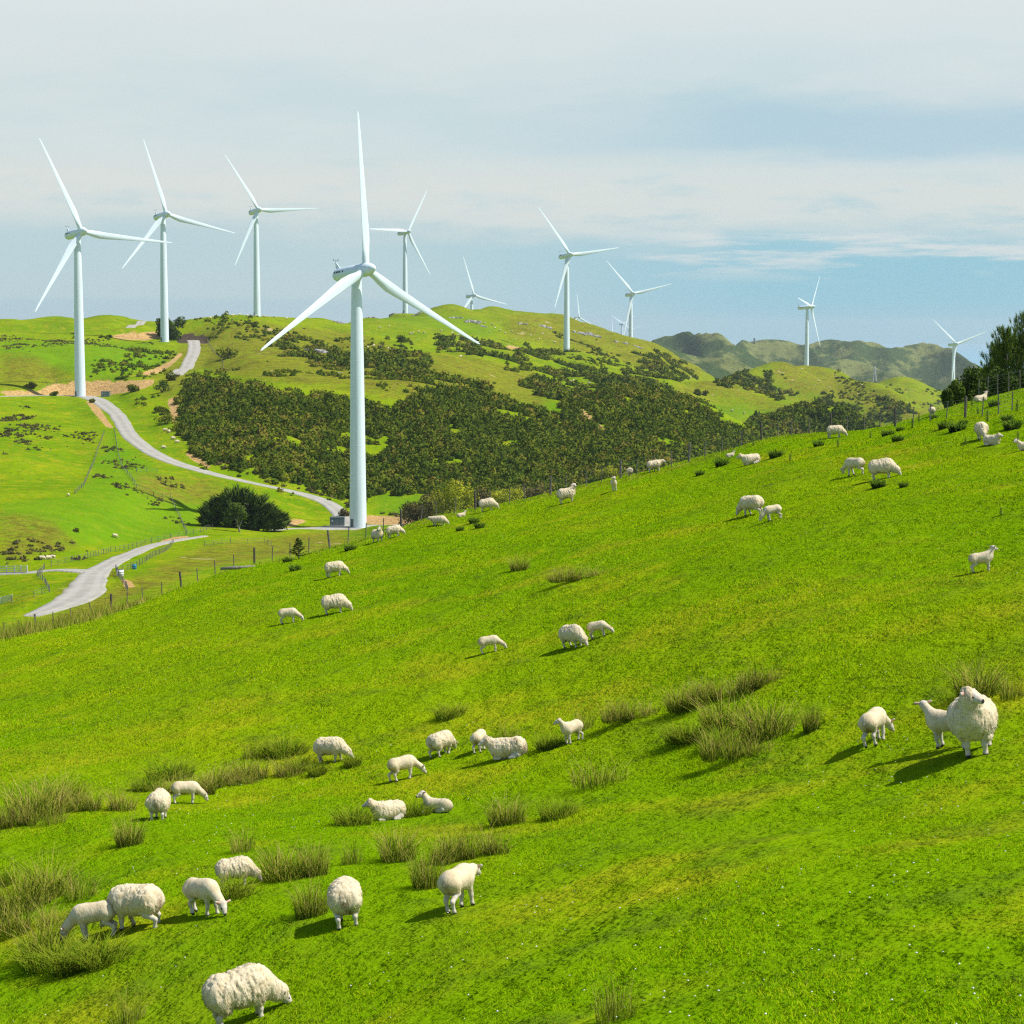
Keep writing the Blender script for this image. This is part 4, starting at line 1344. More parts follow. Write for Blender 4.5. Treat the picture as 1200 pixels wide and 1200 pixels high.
RUSH = {
    "tall": [stalk_mesh("rush_clump", M_RUSH, 760, 0.44, 0.34, 0.22, 1.08, 0.011, 0.42, 40 + s) for s in range(4)],
    "dark": [stalk_mesh("rush_clump", M_RUSH, 860, 0.46, 0.36, 0.18, 0.82, 0.013, 0.52, 50 + s, 0.62) for s in range(3)],
    "row": [stalk_mesh("rush_row", M_RUSH, 1500, 1.1, 0.40, 0.20, 1.0, 0.011, 0.42, 60 + s, 1.0, 4) for s in range(3)],
    "tan": [stalk_mesh("rush_row", M_RUSH, 1500, 1.1, 0.42, 0.20, 1.05, 0.011, 0.42, 70 + s, 1.25, 5) for s in range(2)],
    "thin": [stalk_mesh("rush_clump", M_RUSH, 300, 0.54, 0.38, 0.25, 0.95, 0.010, 0.45, 80 + s, 1.1) for s in range(2)],
}
RUSHES = [  # kind, base pixel, picture width in px, label
    ("tall", 42, 958, 62, "dense olive rush clump at the far left edge, leftmost of the upper rush row"),
    ("tall", 72, 942, 46, "narrow rush clump second from the left in the upper rush row"),
    ("tan", 112, 950, 78, "wide tan rush clump in the upper left row, below the gap"),
    ("thin", 62, 966, 30, "small loose rush clump just below the leftmost dense one"),
    ("tall", 152, 990, 34, "lone upright rush clump in open grass, left of the round sheep seen from behind"),
    ("dark", 172, 926, 40, "dark rush clump just above the round sheep at the left"),
    ("dark", 200, 912, 56, "dark low rush clump behind the slim lamb at the left"),
    ("tan", 258, 922, 70, "tan rushes forming the left part of the long rush row"),
    ("tan", 308, 912, 74, "tan rushes forming the middle of the long rush row"),
    ("dark", 352, 902, 40, "dark rushes at the right end of the long rush row"),
    ("dark", 372, 908, 26, "small dark rush clump below the right end of the long row"),
    ("dark", 334, 884, 54, "low dark rush patch lying above the long rush row"),
    ("thin", 296, 887, 22, "tiny sparse rush patch left of the low dark patch above the long row"),
    ("dark", 413, 898, 24, "small dark rush clump right in front of the woolly sheep's nose"),
    ("thin", 284, 998, 34, "sparse thin rushes above the sheep with hidden legs"),
    ("tall", 332, 1030, 52, "tall tan rush clump right of the sheep with hidden legs"),
    ("tall", 368, 1026, 34, "tall rush clump beside the taller tan one, above the sheep seen from behind"),
    ("tall", 365, 1073, 36, "upright dark rush clump left of the round sheep seen from behind"),
    ("dark", 270, 1051, 54, "rush clump hiding the belly of the walking sheep"),
    ("thin", 412, 1012, 24, "thin pale rushes between the tall clumps and the resting pair"),
    ("dark", 414, 966, 52, "dark rush bed left of the sheep lying in the rushes"),
    ("dark", 484, 956, 40, "dark rush bed between the two resting animals"),
    ("tall", 466, 1008, 46, "tan rush clump below the resting pair"),
    ("tall", 500, 1040, 36, "rush clump left of the big white lamb, low in the gully"),
    ("tan", 552, 1006, 74, "wide tan rush clump above the big white lamb"),
    ("thin", 520, 1012, 34, "loose rushes between two tan clumps above the big white lamb"),
    ("tall", 594, 966, 40, "rush clump in the middle of the slope below the big resting sheep"),
    ("dark", 654, 958, 48, "low dark rush patch below the standing small lamb"),
    ("thin", 704, 920, 62, "wide loose rushes right of the low dark patch"),
    ("dark", 645, 876, 38, "dark rush clump at the back of the small facing lamb"),
    ("thin", 684, 854, 26, "thin rushes behind the small facing lamb"),
    ("thin", 594, 868, 30, "thin rushes behind the big resting sheep"),
    ("tan", 740, 844, 54, "tan rush clump left of the big rush beds in mid slope"),
    ("tall", 802, 832, 40, "rush clump at the left of the long rush bed"),
    ("tan", 842, 820, 60, "tan upper rush bed, middle part"),
    ("tan", 886, 806, 46, "tan upper rush bed, right end, highest of the beds"),
    ("dark", 806, 868, 56, "dark lower rush bed, left end"),
    ("tall", 850, 856, 54, "tall middle of the dark lower rush bed"),
    ("dark", 846, 872, 50, "dark front of the lower rush bed"),
    ("tall", 898, 864, 58, "tall right end of the lower rush bed"),
    ("row", 872, 888, 78, "row of rushes below all the other beds in mid slope"),
    ("tall", 951, 856, 22, "small single rush clump between the rush beds and the lamb seen from behind"),
    ("tall", 1146, 816, 54, "upright rush clump right behind the big facing ewe"),
    ("thin", 1186, 818, 34, "low rushes at the right edge beside the clump behind the ewe"),
    ("tall", 56, 1050, 58, "tall rush clump at the left edge above the biggest rush bed"),
    ("thin", 95, 1052, 46, "loose tan rushes above the shaggy sheep's back at the left"),
    ("tan", 30, 1092, 84, "tan rushes at the left edge forming the back of the biggest bed"),
    ("tall", 52, 1118, 56, "tall rushes left of the lamb with the hidden head"),
    ("dark", 118, 1128, 74, "dark green rushes along the front of the biggest bed, right end"),
    ("dark", 56, 1130, 76, "dark green rushes along the front of the biggest bed, left end"),
    ("tan", 12, 970, 50, "tan rushes running off the left edge beside the leftmost dense clump"),
    ("tall", 24, 1068, 60, "tall straw-coloured rushes in the middle of the biggest bed at the left edge"),
    ("dark", 88, 1134, 70, "dense green rushes in the middle of the biggest bed's front edge"),
    ("tan", 214, 930, 60, "straw rushes filling the gap between the slim lamb and the long rush row"),
    ("dark", 4, 1038, 30, "dark rush clump cut by the left edge"),
    ("dark", 528, 840, 40, "low thin green rush patch alone in the middle of the slope"),
    ("tan", 678, 680, 56, "brown low rush patch high on the slope below the crest"),
    ("tall", 609, 668, 22, "small brown rush clump left of the brown low patch below the crest"),
    ("thin", 722, 1196, 46, "loose dry stalks at the bottom edge right of the middle"),
    ("thin", 150, 1200, 40, "loose rushes at the bottom edge left of the nearest sheep"),
]
for q, (kd, u, v, w, lab) in enumerate(RUSHES):
    p = at(u, v, 8, 145)
    me = RUSH[kd][q % len(RUSH[kd])]
    o = link("rush_clump", me)
    base_w = {"tall": 1.0, "dark": 1.15, "row": 2.3, "tan": 2.3, "thin": 1.2}[kd]
    sx = 1.22 * (w / F * p.y) / base_w
    o.location = p
    o.rotation_euler = (0, 0, RNG.uniform(-0.3, 0.3) + (0.25 if kd in ("row", "tan") else RNG.uniform(0, 6)))
    sz = float(np.clip(sx, 0.85, 1.3)) * 0.88
    if kd in ("row", "tan"):
        o.scale = (sx, max(0.8, sx), sz)
    else:
        o.scale = (sx, sx, sz * (0.8 if kd == "dark" else 1.0))
    tag(o, lab, "rushes", "rush clumps in the pasture")

TUFT = [stalk_mesh("grass_tuft", M_TUFT, 520, 0.26, 0.24, 0.12, 0.46, 0.030, 0.55, 90 + s) for s in range(3)]


def thistle_mesh(seed, h=0.62):
    r = np.random.default_rng(seed)
    mb = MB()
    mb.tube([(0, 0, -0.05), (0.02, 0.01, h * 0.5), (0.0, 0.02, h)], [0.02, 0.016, 0.01], 5)
    V, T = [], []
    for i in range(60):
        z = h * (i // 6 + 0.6) / 10; a = i * 2.4; L = 0.30 * (1 - 0.6 * z / h) * r.uniform(0.6, 1.3)
        d = np.array([math.cos(a), math.sin(a), 0.35]); s = np.array([-math.sin(a), math.cos(a), 0]) * 0.05
        b = np.array([0, 0, z])
        V += [b - s, b + s, b + d * L]
    n = mb.n
    mb.add(np.array(V), [(3 * i, 3 * i + 1, 3 * i + 2) for i in range(60)])
    me = mb.mesh("thistle", M_THISTLE)
    at_ = me.attributes.new("tone", "FLOAT", "POINT")
    at_.data.foreach_set("value", r.uniform(0.3, 1, len(me.vertices)).astype(np.float32))
    return me


THIST = [thistle_mesh(s) for s in range(3)]
TUFTS = [
    ("tuft", 1030, 571, 18, "dark tuft right under the widest grazing sheep"), ("tuft", 1059, 571, 12, "small dark tuft right of the widest grazing sheep's nose"),
    ("tuft", 909, 536, 17, "dark rounded tuft on the crest right of the resting sheep"), ("tuft", 959, 523, 13, "round dark tuft below the sheep behind the fence post"),
    ("tuft", 1040, 511, 15, "tuft below the dark fence post on the right part of the crest"), ("tuft", 1052, 517, 14, "lower of the two tufts below the dark fence post at the right"),
    ("tuft", 1107, 502, 16, "tuft left of the sheep grazing towards the viewer"), ("tuft", 1121, 505, 20, "larger dark tuft just left of the sheep grazing towards the viewer"),
    ("tuft", 1186, 503, 22, "wide tuft right of the sheep grazing towards the viewer"), ("tuft", 1129, 497, 10, "small tuft below the thick dark post at the upper right"),
    ("tuft", 1180, 493, 14, "tuft under the last post before the right edge"), ("tuft", 1094, 491, 10, "tuft under the rump on the crest"),
    ("tuft", 820, 557, 11, "dark tuft on the crest left of the leafy low one"), ("tuft", 846, 546, 18, "low leafy tuft left of the resting sheep on the crest"),
    ("tuft", 539, 622, 10, "small dark tuft left of the pair of tufts below the broad sheep"), ("tuft", 556, 613, 13, "upper dark tuft below the broad crest sheep"),
    ("tuft", 562, 619, 13, "right dark tuft below the broad crest sheep"), ("tuft", 337, 659, 12, "low tuft left of the dark seedling"),
    ("tuft", 346, 669, 14, "dark tuft below the dark seedling"), ("tuft", 410, 645, 14, "dark tuft below the posts left of the largest turbine"),
    ("tuft", 1055, 505, 10, "little tuft between two thistles near the dark post"), ("tuft", 1165, 476, 14, "tuft at the foot of the light shrub"),
    ("thistle", 883, 522, 9, "thistle on the crest right of the resting sheep"), ("thistle", 926, 540, 9, "thistle below the crest between two round tufts"),
    ("thistle", 982, 524, 10, "thistle right of the sheep behind the fence post"), ("thistle", 1020, 514, 9, "thistle left of the tufts below the dark post"),
    ("thistle", 1069, 502, 12, "tall thistle right of the dark fence post"), ("thistle", 1077, 494, 10, "thistle beside the tall one, near the crest"),
    ("thistle", 1132, 478, 12, "thistle beside the thick dark post at the upper right"), ("thistle", 1139, 476, 11, "thistle left of the greyish sheep"),
    ("thistle", 1157, 494, 14, "bushy thistle above the resting sheep at the upper right"), ("thistle", 1192, 482, 14, "thistle near the right edge below the pines"),
    ("thistle", 1173, 604, 10, "lone thistle in open grass near the right edge"), ("thistle", 1131, 521, 9, "thistle left of the pair at the upper right"),
    ("thistle", 1193, 515, 10, "thistle above the lamb cut by the right edge"), ("thistle", 1146, 486, 10, "thistle under the fence left of the bushy one"),
]
for q, (kd, u, v, w, lab) in enumerate(TUFTS):
    p = at(u, v, 8, 145)
    o = link("grass_tuft" if kd == "tuft" else "thistle", TUFT[q % 3] if kd == "tuft" else THIST[q % 3])
    s = w / F * p.y / (0.62 if kd == "tuft" else 0.62)
    o.location = p; o.rotation_euler = (0, 0, q * 1.7); o.scale = (s, s, s * (1.1 if kd == "tuft" else 1.0))
    tag(o, lab, "tuft" if kd == "tuft" else "thistle", "dark tufts near the crest" if kd == "tuft" else "thistles near the crest")

# ------------------------------------------------------------------ fences
M_POST = simple_mat("weathered_post", (0.20, 0.185, 0.155), (0.10, 0.092, 0.08), 5.0, 0.9, 0.01)
M_DPOST = simple_mat("dark_post", (0.125, 0.11, 0.09), (0.075, 0.065, 0.055), 5.0, 0.9, 0.01)
M_WIRE = simple_mat("fence_wire", (0.30, 0.31, 0.31), None, 3.0, 0.5, metallic=0.5)
M_RAIL = simple_mat("white_rail", (0.62, 0.62, 0.58), (0.50, 0.50, 0.46), 1.0, 0.7)


def post_mesh(mat, w, h, lean=0.0, rnd=0):
    mb = MB()
    mb.loft([[(w / 2 * math.cos(k * math.pi / 4) * s + lean * z, w / 2 * math.sin(k * math.pi / 4) * s, z) for k in range(8)] for z, s in ((-0.4, 1.05), (0.3, 1.0), (h - 0.02, 0.94), (h, 0.8))])
    return mb.mesh("post", mat)


def fence(name, label, pts, h=1.1, thick=0.12, mat=None, wires=4, thick_every=4, thin=0.06, rail=False, lean=0.0):
    """pts: ground points of the posts; one thing with posts and wires as its parts"""
    root = bpy.data.objects.new(name, None)
    COL.objects.link(root)
    root.location = pts[0]
    A = post_mesh(mat or M_POST, thick, h, lean); B = post_mesh(M_POST, thin, h * 0.96, lean * 1.4)
    for q, p in enumerate(pts):
        big = thick_every and q % thick_every == 0
        o = link("post", A if big else B, root)
        o.location = Vector(p) - Vector(pts[0])
        o.rotation_euler = (random.uniform(-0.03, 0.03), random.uniform(-0.05, 0.05), random.uniform(0, 3))
    for wv in range(wires):
        mb = MB()
        z = h * (0.18 + 0.74 * wv / max(1, wires - 1))
        if rail:
            for a, b in zip(pts[:-1], pts[1:]):
                d = Vector(b) - Vector(a)
                mb.tube([Vector(a) + Vector((0, 0, z)) - Vector(pts[0]), Vector(b) + Vector((0, 0, z)) - Vector(pts[0])], 0.075, 4)
            mb.build("rail", mat or M_POST, root)
        else:
            mb.tube([Vector(p) + Vector((0, 0, z)) - Vector(pts[0]) for p in pts], 0.0045 if thick < 0.15 and pts[0][1] < 140 else 0.018, 4, cap=False)
            mb.build("wire", M_WIRE, root)
    tag(root, label, "fence")
    return root


# the fence along the crest: foot of every post from the photograph
CF_U = [-90, -70, -48, -24, 1, 20, 38, 59, 81, 103, 127, 146, 165, 187, 211, 230, 251, 273, 297, 318, 339, 361, 386, 407, 428, 449, 470, 493, 511, 533, 557, 576, 597, 615, 645, 663, 687, 705, 727, 746, 767, 787, 807, 826, 846, 868, 892, 911, 927, 947, 973, 992, 1012, 1030]
CF_BIG = {38, 127, 211, 297, 386, 470, 557, 645, 727, 807, 892, 973, 1049, 1130}
root = bpy.data.objects.new("crest_fence", None); COL.objects.link(root)
foot = []
for u in CF_U:
    p = on(u, CREST_Y + 2.2, 560)
    foot.append((u, p))
for u, v in ((1049, 500), (1070, 497), (1090, 493.5), (1109, 491), (1131, 489.5), (1151, 487.5), (1170, 485.5), (1186, 481.5), (1207, 479), (1228, 474)):
    foot.append((u, at(u, v, 60, 140)))
root.location = foot[0][1]
big_m = [post_mesh(M_DPOST, 0.12, 1.0), post_mesh(M_POST, 0.12, 1.0)]
thin_m = post_mesh(M_POST, 0.055, 0.86)
for q, (u, p) in enumerate(foot):
    big = u in CF_BIG or u == 1131
    o = link("post", big_m[0 if u in (127, 211, 297, 470, 557, 892, 973, 1049, 1131) else 1] if big else thin_m, root)
    o.location = p - foot[0][1]
    o.rotation_euler = (random.uniform(-0.05, 0.05), random.uniform(-0.11, 0.03), random.uniform(0, 3))
for wv in range(6):
    mb = MB()
    z = 0.14 + 0.68 * wv / 5
    mb.tube([p - foot[0][1] + Vector((0, 0, z)) for u, p in foot], 0.0035, 4, cap=False)
    mb.build("wire", M_WIRE, root)
tag(root, "long wire fence of grey wooden posts running along the crest of the near hill", "fence")


def path_posts(pix, step, lo=140, hi=2600):
    P = [at(u, v, lo, hi) for u, v in pix]
    out, acc = [], 0.0
    for a, b in zip(P[:-1], P[1:]):
        L = math.hypot(b.x - a.x, b.y - a.y); n = max(1, int(round(L / step)))
        for k in range(n):
            t = k / n
            x, y = a.x + (b.x - a.x) * t, a.y + (b.y - a.y) * t
            out.append(Vector((x, y, float(height(x, y)))))
    out.append(P[-1])
    return out[:100]


FENCES = [
    ("road_fence", "post and wire fence above the valley road at the left, ending near the dark tree", [(60, 664), (100, 655), (130, 647), (170, 638), (200, 631), (235, 624), (249, 620)], 3.2, 0.16),
    ("road_fence", "post and wire fence below the valley road, running up to its thin upper end", [(138, 672), (150, 668), (170, 659), (190, 648), (203, 637)], 3.2, 0.16),
    ("paddock_fence", "short fence dropping down the bank right of the valley road bend", [(136, 669), (140, 678), (147, 688), (150, 694)], 2.6, 0.18),
    ("paddock_fence", "fence round the lower left paddock beside the valley road bend", [(52, 667), (44, 676), (52, 683), (58, 694), (40, 700), (14, 707)], 3.0, 0.16),
    ("hill_fence", "fence line climbing the bright slope at the left from the paddock corner", [(88, 579), (98, 570), (108, 548), (118, 520), (122, 508)], 6.0, 0.2),
    ("hill_fence", "fence line running down from the road cutting past the bright slope to the valley road", [(134, 505), (138, 530), (144, 550), (160, 572), (180, 581), (200, 583), (210, 605), (219, 626)], 6.0, 0.2),
    ("hill_fence", "little fence across the grass right of the winding road", [(160, 553), (172, 552.5), (184, 553)], 4.0, 0.25),
    ("bench_fence", "fence along the top of the tan cut bank behind the leftmost turbine", [(56, 452), (66, 448), (100, 446), (140, 444), (180, 442.5)], 7.0, 0.2),
    ("hill_fence", "fence beside the upper road on the left hill", [(243, 400), (250, 412), (260, 424), (262, 434)], 7.0, 0.25),
    ("valley_fence", "fence crossing the green valley floor right of the largest turbine", [(462, 603), (475, 601), (490, 600), (520, 598)], 5.0, 0.14),
    ("slope_fence", "thin fence running down behind the crest left of the dark seedling", [(240, 640), (270, 636), (310, 636), (318, 640)], 4.0, 0.14),
]
for nm, lab, pix, step, th in FENCES:
    fence(nm, lab, path_posts(pix, step), 1.15, th, wires=3, thick_every=3, thin=th * 0.7)
fence("rail_fence", "white railed fence panels at the left edge of the valley", path_posts([(-14, 672.5), (-2, 672.5), (8, 672.5), (17, 672.3), (24, 672.2), (32, 672)], 60), 1.5, 0.22, M_RAIL, wires=4, thick_every=1, rail=True)
fence("yard_gate", "pale metal gate at the left edge of the lower paddock", path_posts([(-12, 711), (2, 708), (14, 705)], 60), 1.2, 0.12, M_RAIL, wires=5, thick_every=1, rail=True)

# ------------------------------------------------------------------ leafy things
def leaf_cloud(centers, size, rng, flat=0.0, outward=None):
    """random small leaf quads -> V, F"""
    n = len(centers)
    a = rng.normal(size=(n, 3)); a /= np.linalg.norm(a, axis=1)[:, None]
    b = rng.normal(size=(n, 3)); b -= a * (a * b).sum(1)[:, None]; b /= np.linalg.norm(b, axis=1)[:, None]
    s = np.asarray(size) * rng.uniform(0.6, 1.35, n)
    s1, s2 = (a * s[:, None]), (b * (s * 0.62)[:, None])
    V = np.stack([centers - s1, centers + s2 * 0.9, centers + s1, centers - s2 * 0.9], 1).reshape(-1, 3)
    Fq = np.arange(4 * n).reshape(-1, 4)
    return V, Fq


def leaf_material(name, c1, c2, c3, nscale=0.25, trans=0.2):
    m, nt = material(name)
    pos = nt.n("ShaderNodeNewGeometry").outputs["Position"]
    tone = nt.attr("tone")
    nz = nt.noise(pos, nscale, 4)
    c = nt.mix(nt.step(tone, 0.1, 0.55), c1, c2)
    c = nt.mix(nt.step(tone, 0.6, 0.98), c, c3)
    c = nt.mix(nt.m("MULTIPLY", nt.step(nz, 0.45, 0.7), 0.35), c, c1)
    nv = nt.n("ShaderNodeAttribute", attribute_name="clump_normal").outputs["Vector"]
    finish(nt, c, 0.85, None, 0.02, trans=trans, normal=nt.bent_normal(nv, 0.38))
    return m


M_SCRUB = leaf_material("scrub_leaves", (0.052, 0.088, 0.007), (0.150, 0.185, 0.012), (0.210, 0.170, 0.028), 0.03)
M_CYPRESS = leaf_material("cypress_leaves", (0.038, 0.068, 0.010), (0.062, 0.105, 0.014), (0.12, 0.16, 0.024), 0.15, 0.1)
M_PINE = leaf_material("pine_needles", (0.065, 0.120, 0.012), (0.125, 0.205, 0.020), (0.22, 0.29, 0.04), 0.4, 0.25)
M_BUSH = leaf_material("bush_leaves", (0.050, 0.090, 0.010), (0.090, 0.145, 0.018), (0.15, 0.20, 0.03), 0.5)
M_LIGHTBUSH = leaf_material("light_bush_leaves", (0.045, 0.085, 0.014), (0.085, 0.135, 0.024), (0.14, 0.17, 0.04), 0.5)
M_GOLDBUSH = leaf_material("yellow_bush_leaves", (0.20, 0.24, 0.012), (0.42, 0.44, 0.022), (0.58, 0.54, 0.05), 0.2, 0.35)
M_BROWNBUSH = leaf_material("brown_bush_leaves", (0.07, 0.075, 0.022), (0.14, 0.125, 0.04), (0.20, 0.155, 0.055), 0.2)
M_BARK = simple_mat("bark", (0.12, 0.095, 0.07), (0.06, 0.05, 0.04), 6.0, 0.95, 0.03)
M_GREYBARK = simple_mat("pale_bark", (0.30, 0.27, 0.22), (0.18, 0.16, 0.13), 6.0, 0.95, 0.03)


def crown_mesh(name, mat, lobes, n, leaf, seed=0, fill=0.55, tilt=0.0):
    """lobes: (x, y, z, rx, ry, rz); leaves lie through the outer shell of every lobe"""
    r = np.random.default_rng(seed)
    L = np.array(lobes, float)
    wgt = (L[:, 3] * L[:, 4] + L[:, 3] * L[:, 5] + L[:, 4] * L[:, 5]); wgt /= wgt.sum()
    pk = r.choice(len(L), n, p=wgt)
    d = r.normal(size=(n, 3)); d /= np.linalg.norm(d, axis=1)[:, None]
    q = fill + (1 - fill) * r.uniform(0, 1, n) ** 0.6
    lump = 1 + 0.30 * noise3(d[:, 0] * 2.6 + pk * 7.1, d[:, 1] * 2.6, d[:, 2] * 2.6) * 2
    C = L[pk, :3] + d * L[pk, 3:6] * (q * lump)[:, None]
    C[:, 2] = np.maximum(C[:, 2], 0.02)
    nv = d * np.array([1, 1, 0.9]) + np.array([0, 0, 0.25])
    V, Fq = leaf_cloud(C, np.full(n, leaf), r)
    lt = r.uniform(0, 1, len(L))
    tone = np.clip(0.5 * lt[pk] + 0.55 * r.uniform(0, 1, n), 0, 1)
    return np_mesh(name, V, Fq, mat, {"tone": np.repeat(tone, 4), "clump_normal": np.repeat(nv, 4, 0)})


def lobes_round(n, rx, ry, h, rl, seed, z0=0.0):
    r = np.random.default_rng(seed); out = []
    for k in range(n):
        a = r.uniform(0, 2 * np.pi); q = math.sqrt(r.uniform(0, 1)) * 0.75; zz = r.uniform(0.15, 0.8)
        sh = math.sqrt(max(0.05, 1 - (zz - 0.3) ** 2 / 0.5)) 
        s = rl * r.uniform(0.75, 1.3)
        out.append((rx * q * sh * math.cos(a), ry * q * sh * math.sin(a), z0 + h * zz, s * rx, s * ry, s * h * 0.62))
    return out


def bush(name, label, p, w, h, mat, n=700, leaf=None, seed=0, cat="bush", lobes=7, group=None):
    me = crown_mesh(name, mat, lobes_round(lobes, w / 2, w / 2 * 0.9, h, 0.42, seed), n, leaf or w / 16, seed)
    o = link(name, me)
    o.location = p
    mb = MB()
    for k in range(4):
        a = k * 1.6 + seed
        mb.tube([(0.02 * w * math.cos(a), 0.02 * w * math.sin(a), -0.2), (0.12 * w * math.cos(a), 0.12 * w * math.sin(a), h * 0.3), (0.24 * w * math.cos(a), 0.24 * w * math.sin(a), h * 0.6)], [0.03 * w, 0.02 * w, 0.008 * w], 5)
    mb.build("stem", M_BARK, o)
    tag(o, label, cat, group)
    return o


def tree(name, label, p, lobes, mat, n, leaf, trunk, bark, seed=0):
    root = bpy.data.objects.new(name, None); COL.objects.link(root)
    root.location = p
    link("crown", crown_mesh("crown", mat, lobes, n, leaf, seed), root)
    mb = MB()
    for path, rad in trunk:
        mb.tube(path, rad, 8)
    mb.build("trunk", bark, root, True)
    tag(root, label, "tree")
    return root


# wide dark wind-shaped tree in the valley, and the lighter one before it
p = at(285, 620, 300, 700); k = p.y / F
r = np.random.default_rng(3)
lob = []
for q in range(170):
    a = r.uniform(-1, 1)
    env = max(0.30, 1 - abs(a * 0.92 + 0.10) ** 2.4)
    zz = r.uniform(0.0, 1.0) ** 0.8
    lob.append((a * 47 * k, r.uniform(-15, 15) * k * math.sqrt(env), 39 * k * env * zz + 2.0 * k, r.uniform(4, 6.5) * k, r.uniform(4, 6) * k, r.uniform(3.5, 7) * k))
cypress = tree("cypress_tree", "wide dark wind-shaped cypress tree in the valley left of the largest turbine", p, lob, M_CYPRESS, 15000, 1.7 * k, [([(0, 0, -1), (1, 0, 14 * k), (6 * k, 0, 34 * k)], [1.4, 1.0, 0.4]), ([(-3, 0, -1), (-14 * k, 0, 20 * k)], [1.0, 0.5]), ([(3, 0, -1), (22 * k, 2, 22 * k)], [0.9, 0.4])], M_BARK, 4)
LB = np.array(lob)
n = 5200
pk = r.integers(0, len(LB), n)
d = r.normal(size=(n, 3)); d[:, 2] = np.abs(d[:, 2]); d /= np.linalg.norm(d, axis=1)[:, None]
C = LB[pk, :3] + d * LB[pk, 3:6] * 0.85
lean = np.stack([C[:, 0] / (40 * k), C[:, 1] / (25 * k), np.full(n, 0.75)], 1) + r.normal(0, 0.3, (n, 3)); lean /= np.linalg.norm(lean, axis=1)[:, None]
sd_ = np.cross(lean, r.normal(size=(n, 3))); sd_ /= np.linalg.norm(sd_, axis=1)[:, None]
V = np.stack([C - sd_ * 0.28, C + sd_ * 0.28, C + lean * r.uniform(0.9, 2.3, n)[:, None]], 1).reshape(-1, 3)
link("foliage_sprays", np_mesh("foliage_sprays", V, np.arange(3 * n).reshape(-1, 3), M_CYPRESS, {"tone": np.repeat(r.uniform(0.1, 1, n), 3), "clump_normal": np.repeat(d + np.array([0, 0, 0.3]), 3, 0)}), cypress)
p2 = at(281, 621, 300, 700); p2.y -= 3.0; p2 = Vector((p2.x, p2.y - 3, float(height(p2.x, p2.y - 3))))
lob = [(-6 * k, 0, 22 * k, 7 * k, 6 * k, 6 * k), (4 * k, 0, 25 * k, 7 * k, 6 * k, 6 * k), (-1 * k, 0, 29 * k, 8 * k, 6 * k, 5 * k), (8 * k, 0, 19 * k, 5 * k, 5 * k, 5 * k), (-9 * k, 0, 15 * k, 5 * k, 5 * k, 4 * k)]
tree("small_tree", "smaller lighter green tree with a pale bare trunk in front of the wide dark cypress", p2, lob, M_BUSH, 1500, 1.3 * k, [([(4 * k, 0, -1), (3 * k, 0, 5 * k), (0, 0, 13 * k), (-5 * k, 0, 22 * k)], [0.26, 0.22, 0.16, 0.08]), ([(3 * k, 0, 5 * k), (8 * k, 0, 17 * k)], [0.18, 0.07]), ([(1 * k, 0, 10 * k), (3 * k, -0.3, 22 * k)], [0.14, 0.06])], M_GREYBARK, 5)
# round dark tree on the left skyline
p = on(203, 1135, 390); k = p.y / F
zb = float(height(p.x, p.y))
lob = [(r.uniform(-9, 9) * k, r.uniform(-5, 5) * k, (4 + r.uniform(0, 1) * 17) * k, 6.5 * k, 6 * k, 5.5 * k) for _ in range(14)]
tree("round_tree", "round dark tree on the left skyline behind the second turbine", p, lob, M_CYPRESS, 3200, 1.15 * k, [([(0, 0, -2), (0.3, 0, 8 * k), (0, 0, 18 * k)], [0.8, 0.6, 0.25])], M_BARK, 6)
p = on(188, 1140, 390)
lob = [(r.uniform(-3, 3) * k, r.uniform(-3, 3) * k, (4 + r.uniform(0, 1) * 14) * k, 3.5 * k, 3.5 * k, 5 * k) for _ in range(7)]
tree("slim_tree", "slimmer dark tree left of the second turbine's tower on the skyline", p, lob, M_CYPRESS, 1200, 1.0 * k, [([(0, 0, -2), (0.2, 0, 8 * k), (0, 0, 16 * k)], [0.5, 0.4, 0.2])], M_BARK, 7)

BUSHES = [  # u, v of the foot, width px, height px, material, label
    (158, 459, 26, 12, "s", "low grey green bush at the right end of the tan cut bank"), (190, 460, 22, 14, "b", "bright green bush on the bank right of the leftmost turbine"),
    (203, 446, 20, 12, "s", "dark bush beside the lower end of the upper road"), (266, 420, 24, 14, "s", "dark bush alone on the grass right of the upper road"),
    (188, 487, 18, 12, "s", "dark bush on the slope left of the vertical earth slip"), (64, 464, 12, 5, "s", "small dark bush in front of the leftmost turbine's bank"),
    (195, 497, 24, 14, "s", "dark bush below the vertical earth slip"), (212, 503, 34, 12, "s", "wide low bush at the left tip of the dense scrub"),
    (36, 455, 14, 7, "s", "dark bush on the pale slope at the far left"), (107, 472, 10, 5, "s", "small bush near the leftmost turbine's grey box"),
    (818, 463, 10, 7, "s", "left of two dark bushes on the sunlit knoll below the mountains"), (826, 463, 9, 6, "s", "right of two dark bushes on the sunlit knoll below the mountains"),
    (405, 605, 16, 9, "n", "brown bush beside the road bend left of the largest turbine"),
]
for q, (u, v, w, h, mk, lab) in enumerate(BUSHES):
    p = at(u, v, 300, 2500); k = p.y / F
    bush("bush", lab, p, w * k, h * k, {"s": M_SCRUB, "b": M_BUSH, "n": M_BROWNBUSH}[mk], 420, 1.25 * k, 20 + q)
